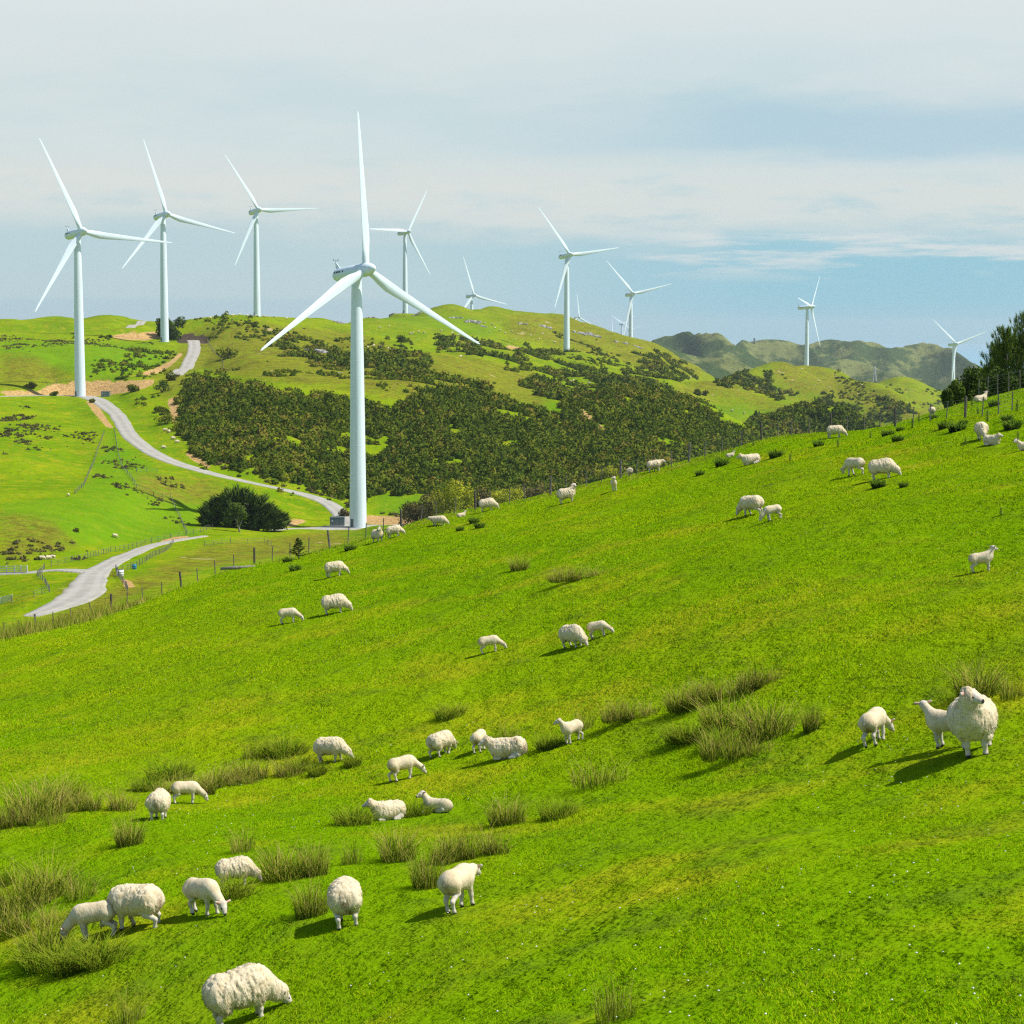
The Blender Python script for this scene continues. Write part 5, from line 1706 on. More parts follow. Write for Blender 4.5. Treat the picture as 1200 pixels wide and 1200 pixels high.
VB = [
    (524, 602, 335, 28, 36, "g", "bright yellow green bush at the valley edge behind the crest"), (541, 603, 340, 26, 33, "g", "second bright bush, right of the yellow green one behind the crest"),
    (507, 602, 350, 28, 26, "n", "brown scrubby bush left of the bright bushes behind the crest"), (566, 600, 345, 34, 26, "n", "brown bush right of the bright pair behind the broad sheep"),
    (600, 590, 330, 40, 17, "g", "olive bush behind the fence right of the broad sheep"), (626, 585, 335, 32, 14, "n", "low brown bush hugging the crest left of the side-on sheep"),
    (484, 604, 390, 22, 16, "n", "grey brown bush left of the bright bushes, by the valley fence"), (712, 560, 300, 22, 13, "g", "striped olive bush just behind the crest by a fence post"),
    (585, 598, 332, 24, 22, "g", "yellowish bush between the brown one and the olive one behind the crest"),
]
for q, (u, v, Yb, w, h, mk, lab) in enumerate(VB):
    Yb = float(np.interp(u, [420, 520, 650, 720], [495, 478, 565, 590])) - (4 if mk == "g" else -8); w *= 1.45
    s_, t_ = ray(u, v - h); zt = float(t_) * Yb
    p = on(u, Yb, v); k = Yb / F
    hh = max(h * k, zt - p.z)
    bush("valley_bush", lab, p, w * k, hh, M_GOLDBUSH if mk == "g" else M_BROWNBUSH, 3200, 1.15 * k, 60 + q, lobes=16)


def pine(name, label, p, h, spread, seed):
    r = np.random.default_rng(seed)
    root = bpy.data.objects.new(name, None); COL.objects.link(root)
    root.location = p
    mb = MB()
    mb.tube([(0, 0, -0.5), (0.05, 0, h * 0.4), (0, 0.04, h * 0.8), (0, 0, h)], [0.028 * h, 0.02 * h, 0.009 * h, 0.004 * h], 8)
    C, D = [], []
    z = 0.12 * h
    while z < h * 0.98:
        f = 1 - z / h
        L = spread * (0.18 + 0.95 * f ** 0.75)
        for b in range(int(r.integers(5, 8))):
            a = r.uniform(0, 2 * np.pi); l = L * r.uniform(0.65, 1.12)
            rise = 0.35 + 0.75 * (1 - f)
            pts = []
            for t in np.linspace(0, 1, 6):
                pts.append(np.array([math.cos(a) * l * t, math.sin(a) * l * t, z + l * (rise * t * t * 0.9 + 0.1 * t)]))
            mb.tube([tuple(q) for q in pts], [0.012 * h * f + 0.01] + [0.008] * 5, 4)
            for j in range(1, 6):
                n = 4 if j < 5 else 6
                for s in range(n):
                    q = pts[j] + r.normal(0, 0.07 * (1 if j < 5 else 0.4), 3)
                    C.append(q); dd = pts[j] - pts[j - 1]; dd = dd / np.linalg.norm(dd) * 0.8 + np.array([0, 0, 0.55]) + r.normal(0, 0.25, 3)
                    D.append(dd / np.linalg.norm(dd))
        z += h * r.uniform(0.05, 0.075)
    for s in range(8):
        C.append(np.array([0, 0, h - 0.05 * s])); D.append(np.array([r.normal(0, 0.2), r.normal(0, 0.2), 1.0]))
    C, D = np.array(C), np.array(D)
    D = D * np.array([0.75, 0.75, 1.0]) + np.array([0, 0, 0.35]); D /= np.linalg.norm(D, axis=1)[:, None]
    ns, nn = len(C), 20                     # every shoot carries a brush of short needles
    SL = r.uniform(0.16, 0.40, ns)
    tone = np.clip(r.uniform(0, 0.9, ns), 0, 1)
    t = np.tile(np.linspace(0, 1, nn), ns)
    C = np.repeat(C, nn, 0) + np.repeat(D * SL[:, None], nn, 0) * t[:, None]
    Dn = np.repeat(D, nn, 0)
    n = len(C)
    d = Dn * 0.9 + r.normal(0, 0.6, (n, 3)); d /= np.linalg.norm(d, axis=1)[:, None]
    sd_ = np.cross(d, r.normal(size=(n, 3))); sd_ /= np.linalg.norm(sd_, axis=1)[:, None]
    L = (r.uniform(0.07, 0.13, n) * (1 - 0.45 * t))[:, None]
    V = np.stack([C - sd_ * 0.010, C + sd_ * 0.010, C + d * L], 1).reshape(-1, 3)
    tone = np.clip(np.repeat(tone, nn) + 0.25 * t, 0, 1)
    link("crown", np_mesh("crown", V, np.arange(3 * n).reshape(-1, 3), M_PINE, {"tone": np.repeat(tone, 3), "clump_normal": np.repeat(np.stack([C[:, 0] / spread, C[:, 1] / spread, np.full(n, 0.7)], 1), 3, 0)}), root)
    mb.build("trunk", M_BARK, root, True)
    tag(root, label, "tree")
    return root


def rear(u, Y, v=470):
    return on(u, Y, v)


for q, (u, Y, vtop, spread, lab) in enumerate((
    (1180, 120, 392, 1.55, "slender pine with an open pointed top at the right edge, left of the tallest one"),
    (1203, 121, 374, 1.7, "tallest pine tree, cut by the right edge of the picture"),
    (1169, 122, 410, 1.2, "shorter pine on the left side of the pine group"),
    (1192, 124, 402, 1.5, "pine in the middle of the group, behind the two tallest"),
    (1228, 120, 360, 1.8, "big pine tree just beyond the right edge"),
    (1160, 126, 436, 1.2, "low bushy pine at the left foot of the pine group"),
)):
    p = on(u, Y, vtop); zt = float(ray(u, vtop)[1]) * Y
    pine("pine_tree", lab, p, zt - p.z, spread, 30 + q)
RB = [
    (1122, 117, 447, 28, M_BUSH, "dark leafy bush at the left end of the row under the pines"), (1138, 118, 432, 32, M_BUSH, "tall dark bush with a domed top between the far turbine and the pines"),
    (1150, 117, 447, 26, M_BUSH, "dark bush left of the light green shrub"), (1172, 114.5, 428, 34, M_LIGHTBUSH, "light green shrub in front of the pines"),
    (1186, 115, 440, 24, M_LIGHTBUSH, "light green shrub right of the taller light one, under the pines"), (1110, 116, 456, 14, M_BUSH, "lowest dark bush at the left end of the bush row"),
    (1206, 116, 438, 30, M_BUSH, "dark bush under the tallest pine at the right edge"), (1160, 120, 444, 30, M_BUSH, "dark bush behind the light green shrub"),
]
for q, (u, Y, vtop, w, mat, lab) in enumerate(RB):
    p = on(u, Y, vtop); zt = float(ray(u, vtop)[1]) * Y
    bush("leafy_bush", lab, p, w * Y / F, max(0.8, zt - p.z), mat, 3600, 0.075, 80 + q, lobes=14)
# fence in front of the bushes
pts = [on(u, 113.2, 460) for u in (1147, 1157, 1169, 1182, 1195, 1210)]
fence("stock_fence", "tall grey posted fence in front of the bushes at the upper right", pts, 1.2, 0.06, wires=5, thick_every=1)
# seedling
p = at(401 - 1, 657, 60, 140); p = at(350, 655, 60, 140)
r = np.random.default_rng(8); C, D = [], []
mb = MB(); mb.tube([(0, 0, -0.05), (0, 0, 1.05)], [0.03, 0.01], 5)
for z in np.linspace(0.12, 1.0, 9):
    for b in range(6):
        a = r.uniform(0, 6.28); l = 0.55 * (1.05 - z)
        for t in np.linspace(0.15, 1, 6):
            for s in range(5):
                C.append([math.cos(a) * l * t, math.sin(a) * l * t, z + 0.25 * l * t]); D.append([math.cos(a), math.sin(a), 0.7])
C, D = np.array(C), np.array(D); n = len(C)
d = D + r.normal(0, 0.5, (n, 3)); d /= np.linalg.norm(d, axis=1)[:, None]
sd_ = np.cross(d, r.normal(size=(n, 3))); sd_ /= np.linalg.norm(sd_, axis=1)[:, None]
V = np.stack([C - sd_ * 0.016, C + sd_ * 0.016, C + d * 0.11], 1).reshape(-1, 3)
root = bpy.data.objects.new("conifer_seedling", None); COL.objects.link(root); root.location = p
link("needles", np_mesh("needles", V, np.arange(3 * n).reshape(-1, 3), M_SEEDLING, {"tone": np.repeat(r.uniform(0, 1, n), 3)}), root)
mb.build("stem", M_BARK, root)
tag(root, "small dark conifer seedling growing on the crest below the largest turbine's pad", "seedling")
# ------------------------------------------------------------------ scrub on the hills
def scatter(polys, ylo, yhi, dens, keep=None, seed=0, umin=-60, umax=1260):
    """random plan points whose sight line falls in the polygons; dens per square metre"""
    r = np.random.default_rng(seed)
    s0, s1 = float(ray(umin, 500)[0]), float(ray(umax, 500)[0])
    us = [p[0] for P in polys for p in P]
    s0, s1 = float(ray(min(us) - 4, 500)[0]), float(ray(max(us) + 4, 500)[0])
    area = (s1 - s0) * (yhi**2 - ylo**2) / 2
    n = int(area * dens)
    Y = np.sqrt(r.uniform(ylo**2, yhi**2, n)); X = r.uniform(s0, s1, n) * Y
    Z = height(X, Y)
    u, v = proj(X, Y, Z)
    ok = np.zeros(n, bool)
    uj = u + 13 * noise2(X / 14, Y / 22) + 9 * noise2(X / 4, Y / 5); vj = v + 12 * noise2(X / 11 + 40, Y / 18) + 9 * noise2(X / 4 + 9, Y / 5)
    for P in polys:
        ok |= inpoly(uj, vj, P)
    if keep is not None:
        ok &= keep(X, Y, u, v, r)
    return np.stack([X[ok], Y[ok], Z[ok]], 1)


def clumps(name, label, pts, size, mat, leaves, leaf, seed, hk=0.75, core=True, toneoff=None):
    r = np.random.default_rng(seed)
    n = len(pts)
    size = size * np.exp(np.clip(r.normal(0, 0.42, n), -0.9, 0.7))
    d = r.normal(size=(n, leaves, 3)); d[..., 2] = np.abs(d[..., 2]) * 0.9 - 0.15
    d /= np.linalg.norm(d, axis=2)[..., None]
    q = 0.72 + 0.36 * r.uniform(0, 1, (n, leaves))
    off = d * q[..., None] * np.array([0.5, 0.5, hk]) * size[:, None, None]
    C = (pts[:, None, :] + off).reshape(-1, 3)
    nv = (d * np.array([1, 1, 0.9]) + np.array([0, 0, 0.3])).reshape(-1, 3)
    NV = np.repeat(nv, 4, 0)
    V, Fq = leaf_cloud(C, np.repeat(size * leaf, leaves), r)
    big = noise2(pts[:, 0] / 26, pts[:, 1] / 26) * 0.9
    q_ = r.uniform(0, 1, n) + big * 0.5
    bt = np.where(q_ < 0.55, r.uniform(0, 0.3, n), np.where(q_ < 0.85, r.uniform(0.4, 0.75, n), r.uniform(0.85, 1.3, n)))
    tone = np.clip(np.repeat(bt, leaves) * 0.8 + r.uniform(-0.12, 0.3, n * leaves), 0, 1)
    T = np.repeat(tone, 4)
    faces = [Fq]
    if core:   # filler core of every shrub, inner shade put in as a darker tone
        m_ = 7
        ang = np.arange(m_) * 2 * np.pi / m_
        ringv = np.stack([np.cos(ang), np.sin(ang)], 1)
        cv = []
        for rr, zz in ((0.36, -0.15), (0.36, 0.22), (0.18, 0.46)):
            jj = rr * r.uniform(0.8, 1.15, (n, m_))
            cv.append(np.stack([pts[:, None, 0] + ringv[None, :, 0] * jj * size[:, None], pts[:, None, 1] + ringv[None, :, 1] * jj * size[:, None], pts[:, None, 2] + np.full((n, m_), zz) * (hk / 0.75) * size[:, None]], 2))
        topv = (pts + np.array([0, 0, 0.5]) * (hk / 0.75) * size[:, None])[:, None, :]
        cv = np.concatenate(cv + [topv], 1)
        k = cv.shape[1]; base = len(V) + np.arange(n)[:, None, None] * k
        qf = np.array([[a * m_ + i, a * m_ + (i + 1) % m_, (a + 1) * m_ + (i + 1) % m_, (a + 1) * m_ + i] for a in (0, 1) for i in range(m_)])
        tf = np.array([[2 * m_ + i, 2 * m_ + (i + 1) % m_, 3 * m_] for i in range(m_)])
        faces += [(qf[None] + base).reshape(-1, 4), (tf[None] + base).reshape(-1, 3)]
        V = np.concatenate([V, cv.reshape(-1, 3)])
        T = np.concatenate([T, np.repeat(bt * 0.5, k)])
        NV = np.concatenate([NV, (cv - pts[:, None, :] + np.array([0, 0, 0.2])).reshape(-1, 3)])
    o = link(name, np_mesh(name, V, faces, mat, {"tone": T, "clump_normal": NV}))
    tag(o, label, "scrub", kind="stuff")
    return o


GRASSGAP = [(585, 446), (655, 474), (656, 486), (640, 484), (600, 472), (575, 458)]
SLIPS = [p for p, a, b in DIRT] + [GRASSGAP]


def no_slip(X, Y, u, v, r):
    ok = np.ones(len(X), bool)
    for P in SLIPS:
        ok &= ~inpoly(u, v, P)
    for P in road_paths.values():
        for q in range(0, len(P), 2):
            ok &= np.hypot(X - P[q, 0], Y - P[q, 1]) > P[q, 2] * 0.5 + 2.2
    return ok


DENSE_P = [(208, 472), (230, 450), (268, 448), (300, 449), (330, 463), (372, 462), (410, 468), (445, 482), (480, 472), (510, 457), (555, 461), (600, 475), (640, 487), (668, 482), (676, 470), (700, 462), (730, 452), (770, 459), (800, 466), (830, 480), (860, 498), (893, 522), (910, 575), (700, 590), (600, 610), (500, 583), (440, 580), (415, 592), (380, 580), (340, 566), (300, 557), (255, 546), (225, 532), (213, 500)]
pts = scatter([DENSE_P], 560, 900, 0.44, lambda X, Y, u, v, r: no_slip(X, Y, u, v, r) & (r.uniform(0, 1, len(X)) < 0.97) & (noise2(X / 9, Y / 9) + 0.6 * noise2(X / 3.5, Y / 3.5) + 0.6 * noise2(X / 28, Y / 28) > -0.33), 1)
print("dense scrub", len(pts))
clumps("hill_scrub", "dense dark green and brown scrub covering the hillside behind the largest turbine", pts, 2.2, M_SCRUB, 56, 0.13, 1)
MID_P = [
    [(320, 400), (352, 396), (372, 404), (414, 414), (414, 434), (360, 424), (330, 412)],
    [(428, 414), (470, 412), (520, 426), (548, 442), (580, 452), (560, 460), (520, 452), (470, 446), (430, 436)],
    [(540, 400), (560, 404), (600, 412), (575, 418), (548, 412)],
    [(562, 404), (600, 412), (622, 408), (655, 413), (692, 432), (696, 446), (660, 446), (622, 434), (578, 416)],
    [(590, 436), (640, 440), (668, 452), (690, 462), (668, 482), (652, 470), (610, 450)],
    [(690, 440), (760, 440), (790, 455), (730, 455), (690, 455)],
    [(738, 414), (762, 415), (800, 428), (815, 441), (780, 447), (748, 430)],
    [(455, 393), (490, 396), (480, 400), (455, 398)],
    [(503, 396), (545, 400), (560, 406), (520, 408)],
]
pts = scatter(MID_P, 780, 2100, 0.12, lambda X, Y, u, v, r: no_slip(X, Y, u, v, r) & (noise2(X / 16, Y / 26) + 0.5 * noise2(X / 6, Y / 9) > -0.04), 2)
print("mid scrub", len(pts))
clumps("ridge_scrub", "dark bands of scrub along the upper slopes of the main hill", pts, 3.0, M_SCRUB, 44, 0.15, 2, 0.62)
FAR_P = [
    [(878, 494), (920, 485), (950, 474), (980, 480), (1010, 494), (1045, 514), (1000, 560), (880, 560)],
    [(840, 452), (870, 434), (905, 434), (914, 450), (940, 470), (1000, 472), (1005, 484), (940, 470), (900, 462), (862, 458)],
    [(930, 462), (985, 470), (1030, 482), (1060, 500), (1000, 498), (960, 478)],
    [(1030, 470), (1060, 478), (1108, 505), (1108, 520), (1060, 500)],
]
pts = scatter(FAR_P, 820, 1900, 0.16, lambda X, Y, u, v, r: (noise2(X / 16, Y / 30) > -0.2), 3)
print("far scrub", len(pts))
clumps("gully_scrub", "dark scrub filling the gullies below the round hill at the right", pts, 3.1, M_SCRUB, 44, 0.15, 3, 0.62)
SPARSE_P = [
    [(205, 466), (230, 440), (300, 436), (420, 452), (470, 456), (520, 446), (600, 460), (650, 484), (600, 482), (500, 470), (440, 492), (300, 460), (220, 480)],
    [(215, 500), (300, 503), (320, 512), (260, 516), (215, 514)], [(400, 470), (470, 478), (500, 500), (440, 500)],
    [(220, 536), (300, 556), (380, 578), (410, 594), (360, 590), (300, 570), (230, 550)],
    [(228, 380), (300, 372), (330, 385), (420, 400), (470, 408), (520, 430), (600, 455), (640, 475), (560, 462), (500, 462), (440, 478), (330, 462), (300, 446), (235, 450), (215, 465), (225, 430), (246, 405)],
    [(600, 440), (700, 445), (740, 452), (690, 470), (640, 460)],
    [(640, 395), (700, 405), (760, 430), (800, 445), (720, 440), (660, 415)],
    [(95, 400), (210, 405), (205, 425), (180, 444), (110, 445), (100, 420)],
    [(140, 410), (205, 412), (200, 425), (150, 440), (140, 430)],
    [(160, 470), (225, 440), (215, 470), (212, 505), (190, 500), (175, 485)],
    [(915, 432), (960, 430), (1100, 485), (1110, 510), (1010, 475), (940, 462)],
    [(1030, 452), (1100, 460), (1120, 480), (1060, 475)],
]
pts = scatter(SPARSE_P, 560, 2300, 0.06, lambda X, Y, u, v, r: no_slip(X, Y, u, v, r) & (noise2(X / 22, Y / 40) + 0.25 * noise2(X / 7, Y / 9) > 0.02), 4)
print("sparse scrub", len(pts))
clumps("scattered_scrub", "scattered low dark scrub dotting the drier grass of the hills", pts, 1.8, M_SCRUB, 32, 0.17, 4, 0.55)
SPECK_P = [
    [(0, 480), (30, 478), (60, 500), (115, 508), (110, 525), (60, 522), (0, 535)], [(0, 515), (60, 505), (110, 520), (60, 526), (0, 530)],
    [(130, 515), (215, 580), (215, 622), (150, 585), (110, 560)], [(160, 556), (258, 566), (262, 585), (190, 590)], [(0, 395), (120, 398), (190, 400), (150, 410), (60, 405), (0, 410)],
    [(40, 600), (110, 620), (60, 650), (0, 650)], [(60, 655), (110, 650), (60, 662), (0, 664), (20, 656)],
]
pts = scatter(SPECK_P, 300, 1100, 0.26, lambda X, Y, u, v, r: no_slip(X, Y, u, v, r) & (noise2(X / 8, Y / 12) > 0.05), 5)
print("specks", len(pts))
clumps("paddock_tussocks", "small dark tussocks scattered over the green paddocks at the left", pts, 0.8, M_BROWNBUSH, 14, 0.24, 5, 0.5)
# roadside and bank growth
pts = scatter([[(232, 535), (300, 556), (360, 572), (400, 590), (412, 602), (404, 600), (380, 586), (330, 572), (250, 550)], [(404, 596), (414, 594), (414, 604), (404, 604)], [(440, 606), (470, 606), (500, 612), (470, 616)], [(470, 600), (520, 590), (520, 606), (490, 608)]], 470, 700, 0.10, no_slip, 6)
clumps("bank_scrub", "low brown growth along the road bank and the tan earth by the largest turbine", pts, 1.3, M_BROWNBUSH, 22, 0.2, 6, 0.5)

# ------------------------------------------------------------------ rocks
M_ROCK = simple_mat("lichen_rock", (0.40, 0.385, 0.35), (0.14, 0.135, 0.12), 0.6, 0.95, 0.3)


def outcrop(u, v, w, n, label, seed, flat=0.45):
    p = at(u, v, 300, 3000); k = p.y / F
    r = np.random.default_rng(seed); mb = MB()
    for q in range(n):
        x, y = r.uniform(-0.5, 0.5) * w * k, r.uniform(-0.5, 0.5) * w * k * 0.7
        s = w * k * r.uniform(0.10, 0.22)
        z = float(height(p.x + x, p.y + y)) - p.z
        ringz = [(-0.5, 0.8), (0.1, 1.0), (0.55, 0.75), (0.8, 0.3)]
        a0 = r.uniform(0, 6)
        mb.loft([[(x + s * rr * r.uniform(0.75, 1.2) * math.cos(a0 + t * math.pi / 3.5), y + s * rr * r.uniform(0.7, 1.1) * math.sin(a0 + t * math.pi / 3.5), z + s * zz * flat * 1.7) for t in range(7)] for zz, rr in ringz])
    o = mb.build("rock_outcrop", M_ROCK)
    o.location = p
    tag(o, label, "rocks")


for q, a in enumerate([
    (368, 412, 26, 14, "big pale rock outcrop among dark scrub left of the largest turbine's tower"), (534, 373, 14, 12, "grey rock outcrop right below the main hilltop, upper left one"),
    (554, 378, 18, 12, "chain of rocks below the main hilltop, right of the first outcrop"), (566, 383, 12, 8, "small rocks at the lower end of the rock chain on the main hill"),
    (613, 380, 10, 8, "small rock outcrop on the olive slope left of the turbine by the dark scrub"), (640, 384, 16, 12, "rock outcrop left of the turbine that rises from dark scrub"),
    (676, 390, 18, 12, "dark rock outcrop just right of the turbine that rises from dark scrub"), (693, 393, 18, 14, "rock outcrop second to the right of the turbine that rises from dark scrub"),
    (728, 402, 14, 12, "rock outcrop on the falling right shoulder of the main hill"), (748, 407, 10, 8, "last rock outcrop down the right shoulder of the main hill"),
    (458, 484, 12, 8, "pale rocks in the dense scrub right of the largest tower, left pair"), (470, 482, 12, 8, "pale rocks in the dense scrub right of the largest tower, right pair"),
    (708, 494, 8, 5, "pale boulder beside the earth track through the scrub"), (436, 370, 14, 8, "rocks on the saddle of the skyline right of the largest tower"),
    (396, 378, 12, 8, "rocks on the saddle of the skyline left of the largest tower"), (456, 369, 16, 8, "low rocks on the skyline below the one-level-blade turbine"),
    (488, 369, 12, 6, "low rocks on the skyline right of the one-level-blade turbine's tower"), (398, 437, 8, 5, "small pale boulders low on the scrubby slope left of the largest tower"),
]):
    outcrop(*a, 100 + q)

# ------------------------------------------------------------------ boxes at the turbines
M_KIOSK = simple_mat("kiosk_paint", (0.20, 0.235, 0.225), (0.165, 0.195, 0.19), 1.5, 0.6)
M_KROOF = simple_mat("kiosk_roof", (0.13, 0.15, 0.145), None, 1.5, 0.6)
M_PLATE = simple_mat("white_plate", (0.75, 0.76, 0.74), None, 1.5, 0.6)


def kiosk(u, v, wpx, label):
    p = at(u, v, 300, 1300); k = p.y / F
    w = wpx * k; h = w * 0.62; d = w * 0.6
    root = bpy.data.objects.new("transformer_kiosk", None); COL.objects.link(root); root.location = p
    mb = MB(); mb.box((0, 0, h / 2), (w, d, h)); body = mb.build("cabinet", M_KIOSK, root)
    mb = MB(); mb.box((0, 0, h + 0.06), (w * 1.06, d * 1.08, 0.14), taper=0.96); mb.build("roof", M_KROOF, root)
    for q in range(3):
        mb = MB(); mb.box((w * (-0.32 + 0.32 * q), -d / 2 - 0.02, h * 0.5), (w * 0.28, 0.05, h * 0.8))
        dr = mb.build("door", M_KIOSK, root)
        mb = MB(); mb.box((w * (-0.22 + 0.32 * q), -d / 2 - 0.06, h * 0.5), (0.06, 0.05, 0.22)); mb.build("handle", M_DARK, dr)
    mb = MB(); mb.box((-w * 0.32, -d / 2 - 0.055, h * 0.62), (w * 0.10, 0.02, w * 0.12)); mb.build("sign", M_PLATE, root)
    mb = MB(); mb.box((0, 0, -0.15), (w * 1.1, d * 1.15, 0.36)); mb.build("plinth", M_GRAVEL, root)
    tag(root, label, "transformer")


kiosk(395.5, 616.5, 17, "grey transformer box on the gravel pad left of the largest turbine's tower")
kiosk(124, 465, 10, "small grey transformer box beside the foot of the leftmost turbine")

# ------------------------------------------------------------------ sheep and objects in the valley and on the far hills
for q, (u, v, hd, lab) in enumerate([
    (135, 628.5, 10, "sheep in the valley paddock above the road fence, with a long shadow line beside it"), (80, 580, 90, "white sheep at the foot of the hill fence on the left slope"),
    (50, 654.5, 0, "left one of three sheep on the bright strip above the valley road"), (57, 654, 20, "middle one of three sheep on the bright strip above the valley road"),
    (61, 653.5, 160, "right one of three sheep on the bright strip above the valley road"), (192, 524, 0, "sheep on the grass right of the winding road, lowest of the group there"),
    (203, 513.5, 30, "sheep below the left tip of the dense scrub, left one"), (208, 517.5, 10, "sheep below the left tip of the dense scrub, right one"),
    (194, 504, 0, "sheep near the little fence right of the winding road"), (198, 505.5, 60, "second sheep near the little fence right of the winding road"),
]):
    place_sheep("ewe" if q % 2 else "ewe2", u, v + 2, 5.5 if v > 600 else 4.2, hd, lab, eyes=False, lo=200, hi=1500)


def far_sheep_mesh():
    mb = MB()
    prof = [(-0.62, 0.05), (-0.55, 0.24), (-0.3, 0.33), (0.1, 0.33), (0.4, 0.27), (0.6, 0.16), (0.82, 0.11), (0.95, 0.05)]
    mb.loft([[(x, r * math.cos(k * math.pi / 4), 0.56 + (-0.12 if x > 0.7 else 0) + r * math.sin(k * math.pi / 4)) for k in range(8)] for x, r in prof])
    for x in (-0.38, 0.34):
        for y in (-0.14, 0.14):
            mb.tube([(x, y, 0.4), (x, y, -0.05)], [0.07, 0.04], 5)
    return mb.mesh("sheep", M_WOOL, True)


FS = far_sheep_mesh()
rr = np.random.default_rng(21)
FAR = [("tiny white sheep on the grassy skyline ridge at the left", "distant sheep on the left skyline ridge", [(266, 369), (273, 370.5), (281, 369.5), (290, 371), (300, 371), (309, 371.5), (322, 372.5), (336, 374), (351, 376), (247, 373.5)]),
       ("tiny white sheep on the bright slope right behind the largest tower", "distant sheep behind the largest tower", [(431, 408), (438, 406), (446, 407.5), (455, 409), (463, 410.5), (470, 406), (484, 391), (491, 389.5), (481, 392), (497, 391), (517, 388.5), (530, 391), (537, 394), (560, 402), (574, 390), (445, 385), (456, 383)]),
       ("tiny white sheep or pale stone on the slope below the rocky hilltop", "distant white dots below the rocky hilltop", [(580, 385), (586, 388), (592, 391), (600, 389), (622, 394), (632, 398), (650, 402), (636, 392), (577, 381), (568, 379)]),
       ("tiny white sheep on the pale middle slopes of the main hill", "distant sheep on the middle slopes", [(472, 412), (540, 419), (612, 447), (668, 448), (672, 447), (690, 450), (742, 459), (735, 442), (858, 482), (872, 485), (928, 479), (846, 443), (809, 443)]),
       ("tiny pale sheep on the sunlit round hill at the right", "distant sheep on the round hill", [(960, 447), (972, 455), (990, 438), (1010, 452), (940, 433), (1041, 464)])]
for lab, grp, L in FAR:
    for u, v in L:
        p = at(u, v, 500, 3200)
        o = link("sheep", FS); o.location = p; o.scale = (1.35,) * 3; o.rotation_euler = (0, 0, rr.uniform(0, 6.28))
        tag(o, lab, "sheep", grp)

# water drum, dark-topped white tank and plank
M_BLUE = simple_mat("blue_plastic", (0.03, 0.22, 0.33), (0.025, 0.17, 0.27), 2.0, 0.5)


def drum(name, u, v, r, h, mat, label, band=None):
    p = at(u, v, 150, 700)
    root = bpy.data.objects.new(name, None); COL.objects.link(root); root.location = p
    mb = MB(); mb.loft([ring(r * s, z, 16) for z, s in ((-0.1, 0.94), (0.05, 1.0), (h * 0.33, 1.0), (h * 0.35, 1.05), (h * 0.38, 1.0), (h * 0.66, 1.0), (h * 0.68, 1.05), (h * 0.71, 1.0), (h * 0.95, 1.0), (h, 0.9))])
    mb.build("barrel", mat, root, True)
    mb = MB(); mb.loft([ring(r * 0.86, h, 16), ring(r * 0.86, h + 0.05, 16), ring(r * 0.2, h + 0.09, 16)]); mb.build("lid", band or mat, root, True)
    tag(root, label, "drum")


drum("water_drum", 157.5, 667, 0.42, 0.85, M_BLUE, "small blue drum beside the fence above the valley road bend")
drum("water_tank", 141, 675, 0.62, 1.1, M_PLATE, "small white tank with a dark lid beside the bank right of the valley road bend", M_DARK)
p = at(278, 668, 60, 140)
mb = MB(); mb.tube([(-0.85, 0.1, 0.05), (-0.3, 0, 0.11), (0.4, 0.02, 0.13), (0.9, 0, 0.2)], [0.07, 0.09, 0.085, 0.05], 7)
mb.tube([(0.4, 0.02, 0.13), (0.62, 0.12, 0.24)], [0.05, 0.02], 5)
o = mb.build("log", M_GREYBARK, None, True); o.location = p
tag(o, "grey weathered log lying on the crest grass by the fence left of the seedling", "log")
p = at(152, 464, 300, 1300)

# lattice pylon and hilltop tower far to the right
def mount_at(u, v):
    s, t = (float(a) for a in ray(u, v))
    best = None
    for Y in np.linspace(3100, 7000, 1600):
        i = int(np.argmin(np.abs(mS - s))); j = int(np.argmin(np.abs(mY - Y)))
        if MZ[j, i] >= t * Y:
            return Vector((s * Y, Y, float(MZ[j, i])))
    return Vector((s * 5000, 5000, t * 5000))


p = mount_at(1025, 448)
H = 17 * p.y / F
mb = MB()
for sx in (-1, 1):
    for sy in (-1, 1):
        mb.tube([(sx * H * 0.12, sy * H * 0.12, -2), (sx * H * 0.05, sy * H * 0.05, H * 0.6), (sx * H * 0.015, sy * H * 0.015, H)], H * 0.014, 4)
for z in (0.15, 0.3, 0.45, 0.6, 0.75):
    w = H * (0.12 - 0.1 * z)
    mb.tube([(-w, -w, z * H), (w, -w, (z + 0.12) * H)], H * 0.008, 4); mb.tube([(w, -w, z * H), (-w, -w, (z + 0.12) * H)], H * 0.008, 4)
root = bpy.data.objects.new("lattice_pylon", None); COL.objects.link(root); root.location = p
mb.build("lattice_frame", M_PLATE, root)
for z, w in ((0.66, 0.2), (0.78, 0.17), (0.9, 0.13)):
    mb = MB(); mb.box((0, 0, z * H), (2 * w * H, H * 0.02, H * 0.025)); mb.build("crossarm", M_PLATE, root)
tag(root, "pale lattice power pylon standing before the far mountains at the right", "pylon")
p = mount_at(884, 404)
k = p.y / F
root = bpy.data.objects.new("hilltop_tower", None); COL.objects.link(root); root.location = p
mb = MB(); mb.loft([ring(1.1 * k, -3 * k, 16), ring(1.0 * k, 4.6 * k, 16)]); mb.build("shaft", M_KROOF, root, True)
mb = MB(); mb.loft([ring(1.35 * k, 4.6 * k, 16), ring(1.35 * k, 5.3 * k, 16), ring(0.9 * k, 5.7 * k, 16)]); mb.build("cap", M_KROOF, root, True)
tag(root, "tiny dark tower on top of the middle mountain", "tower")

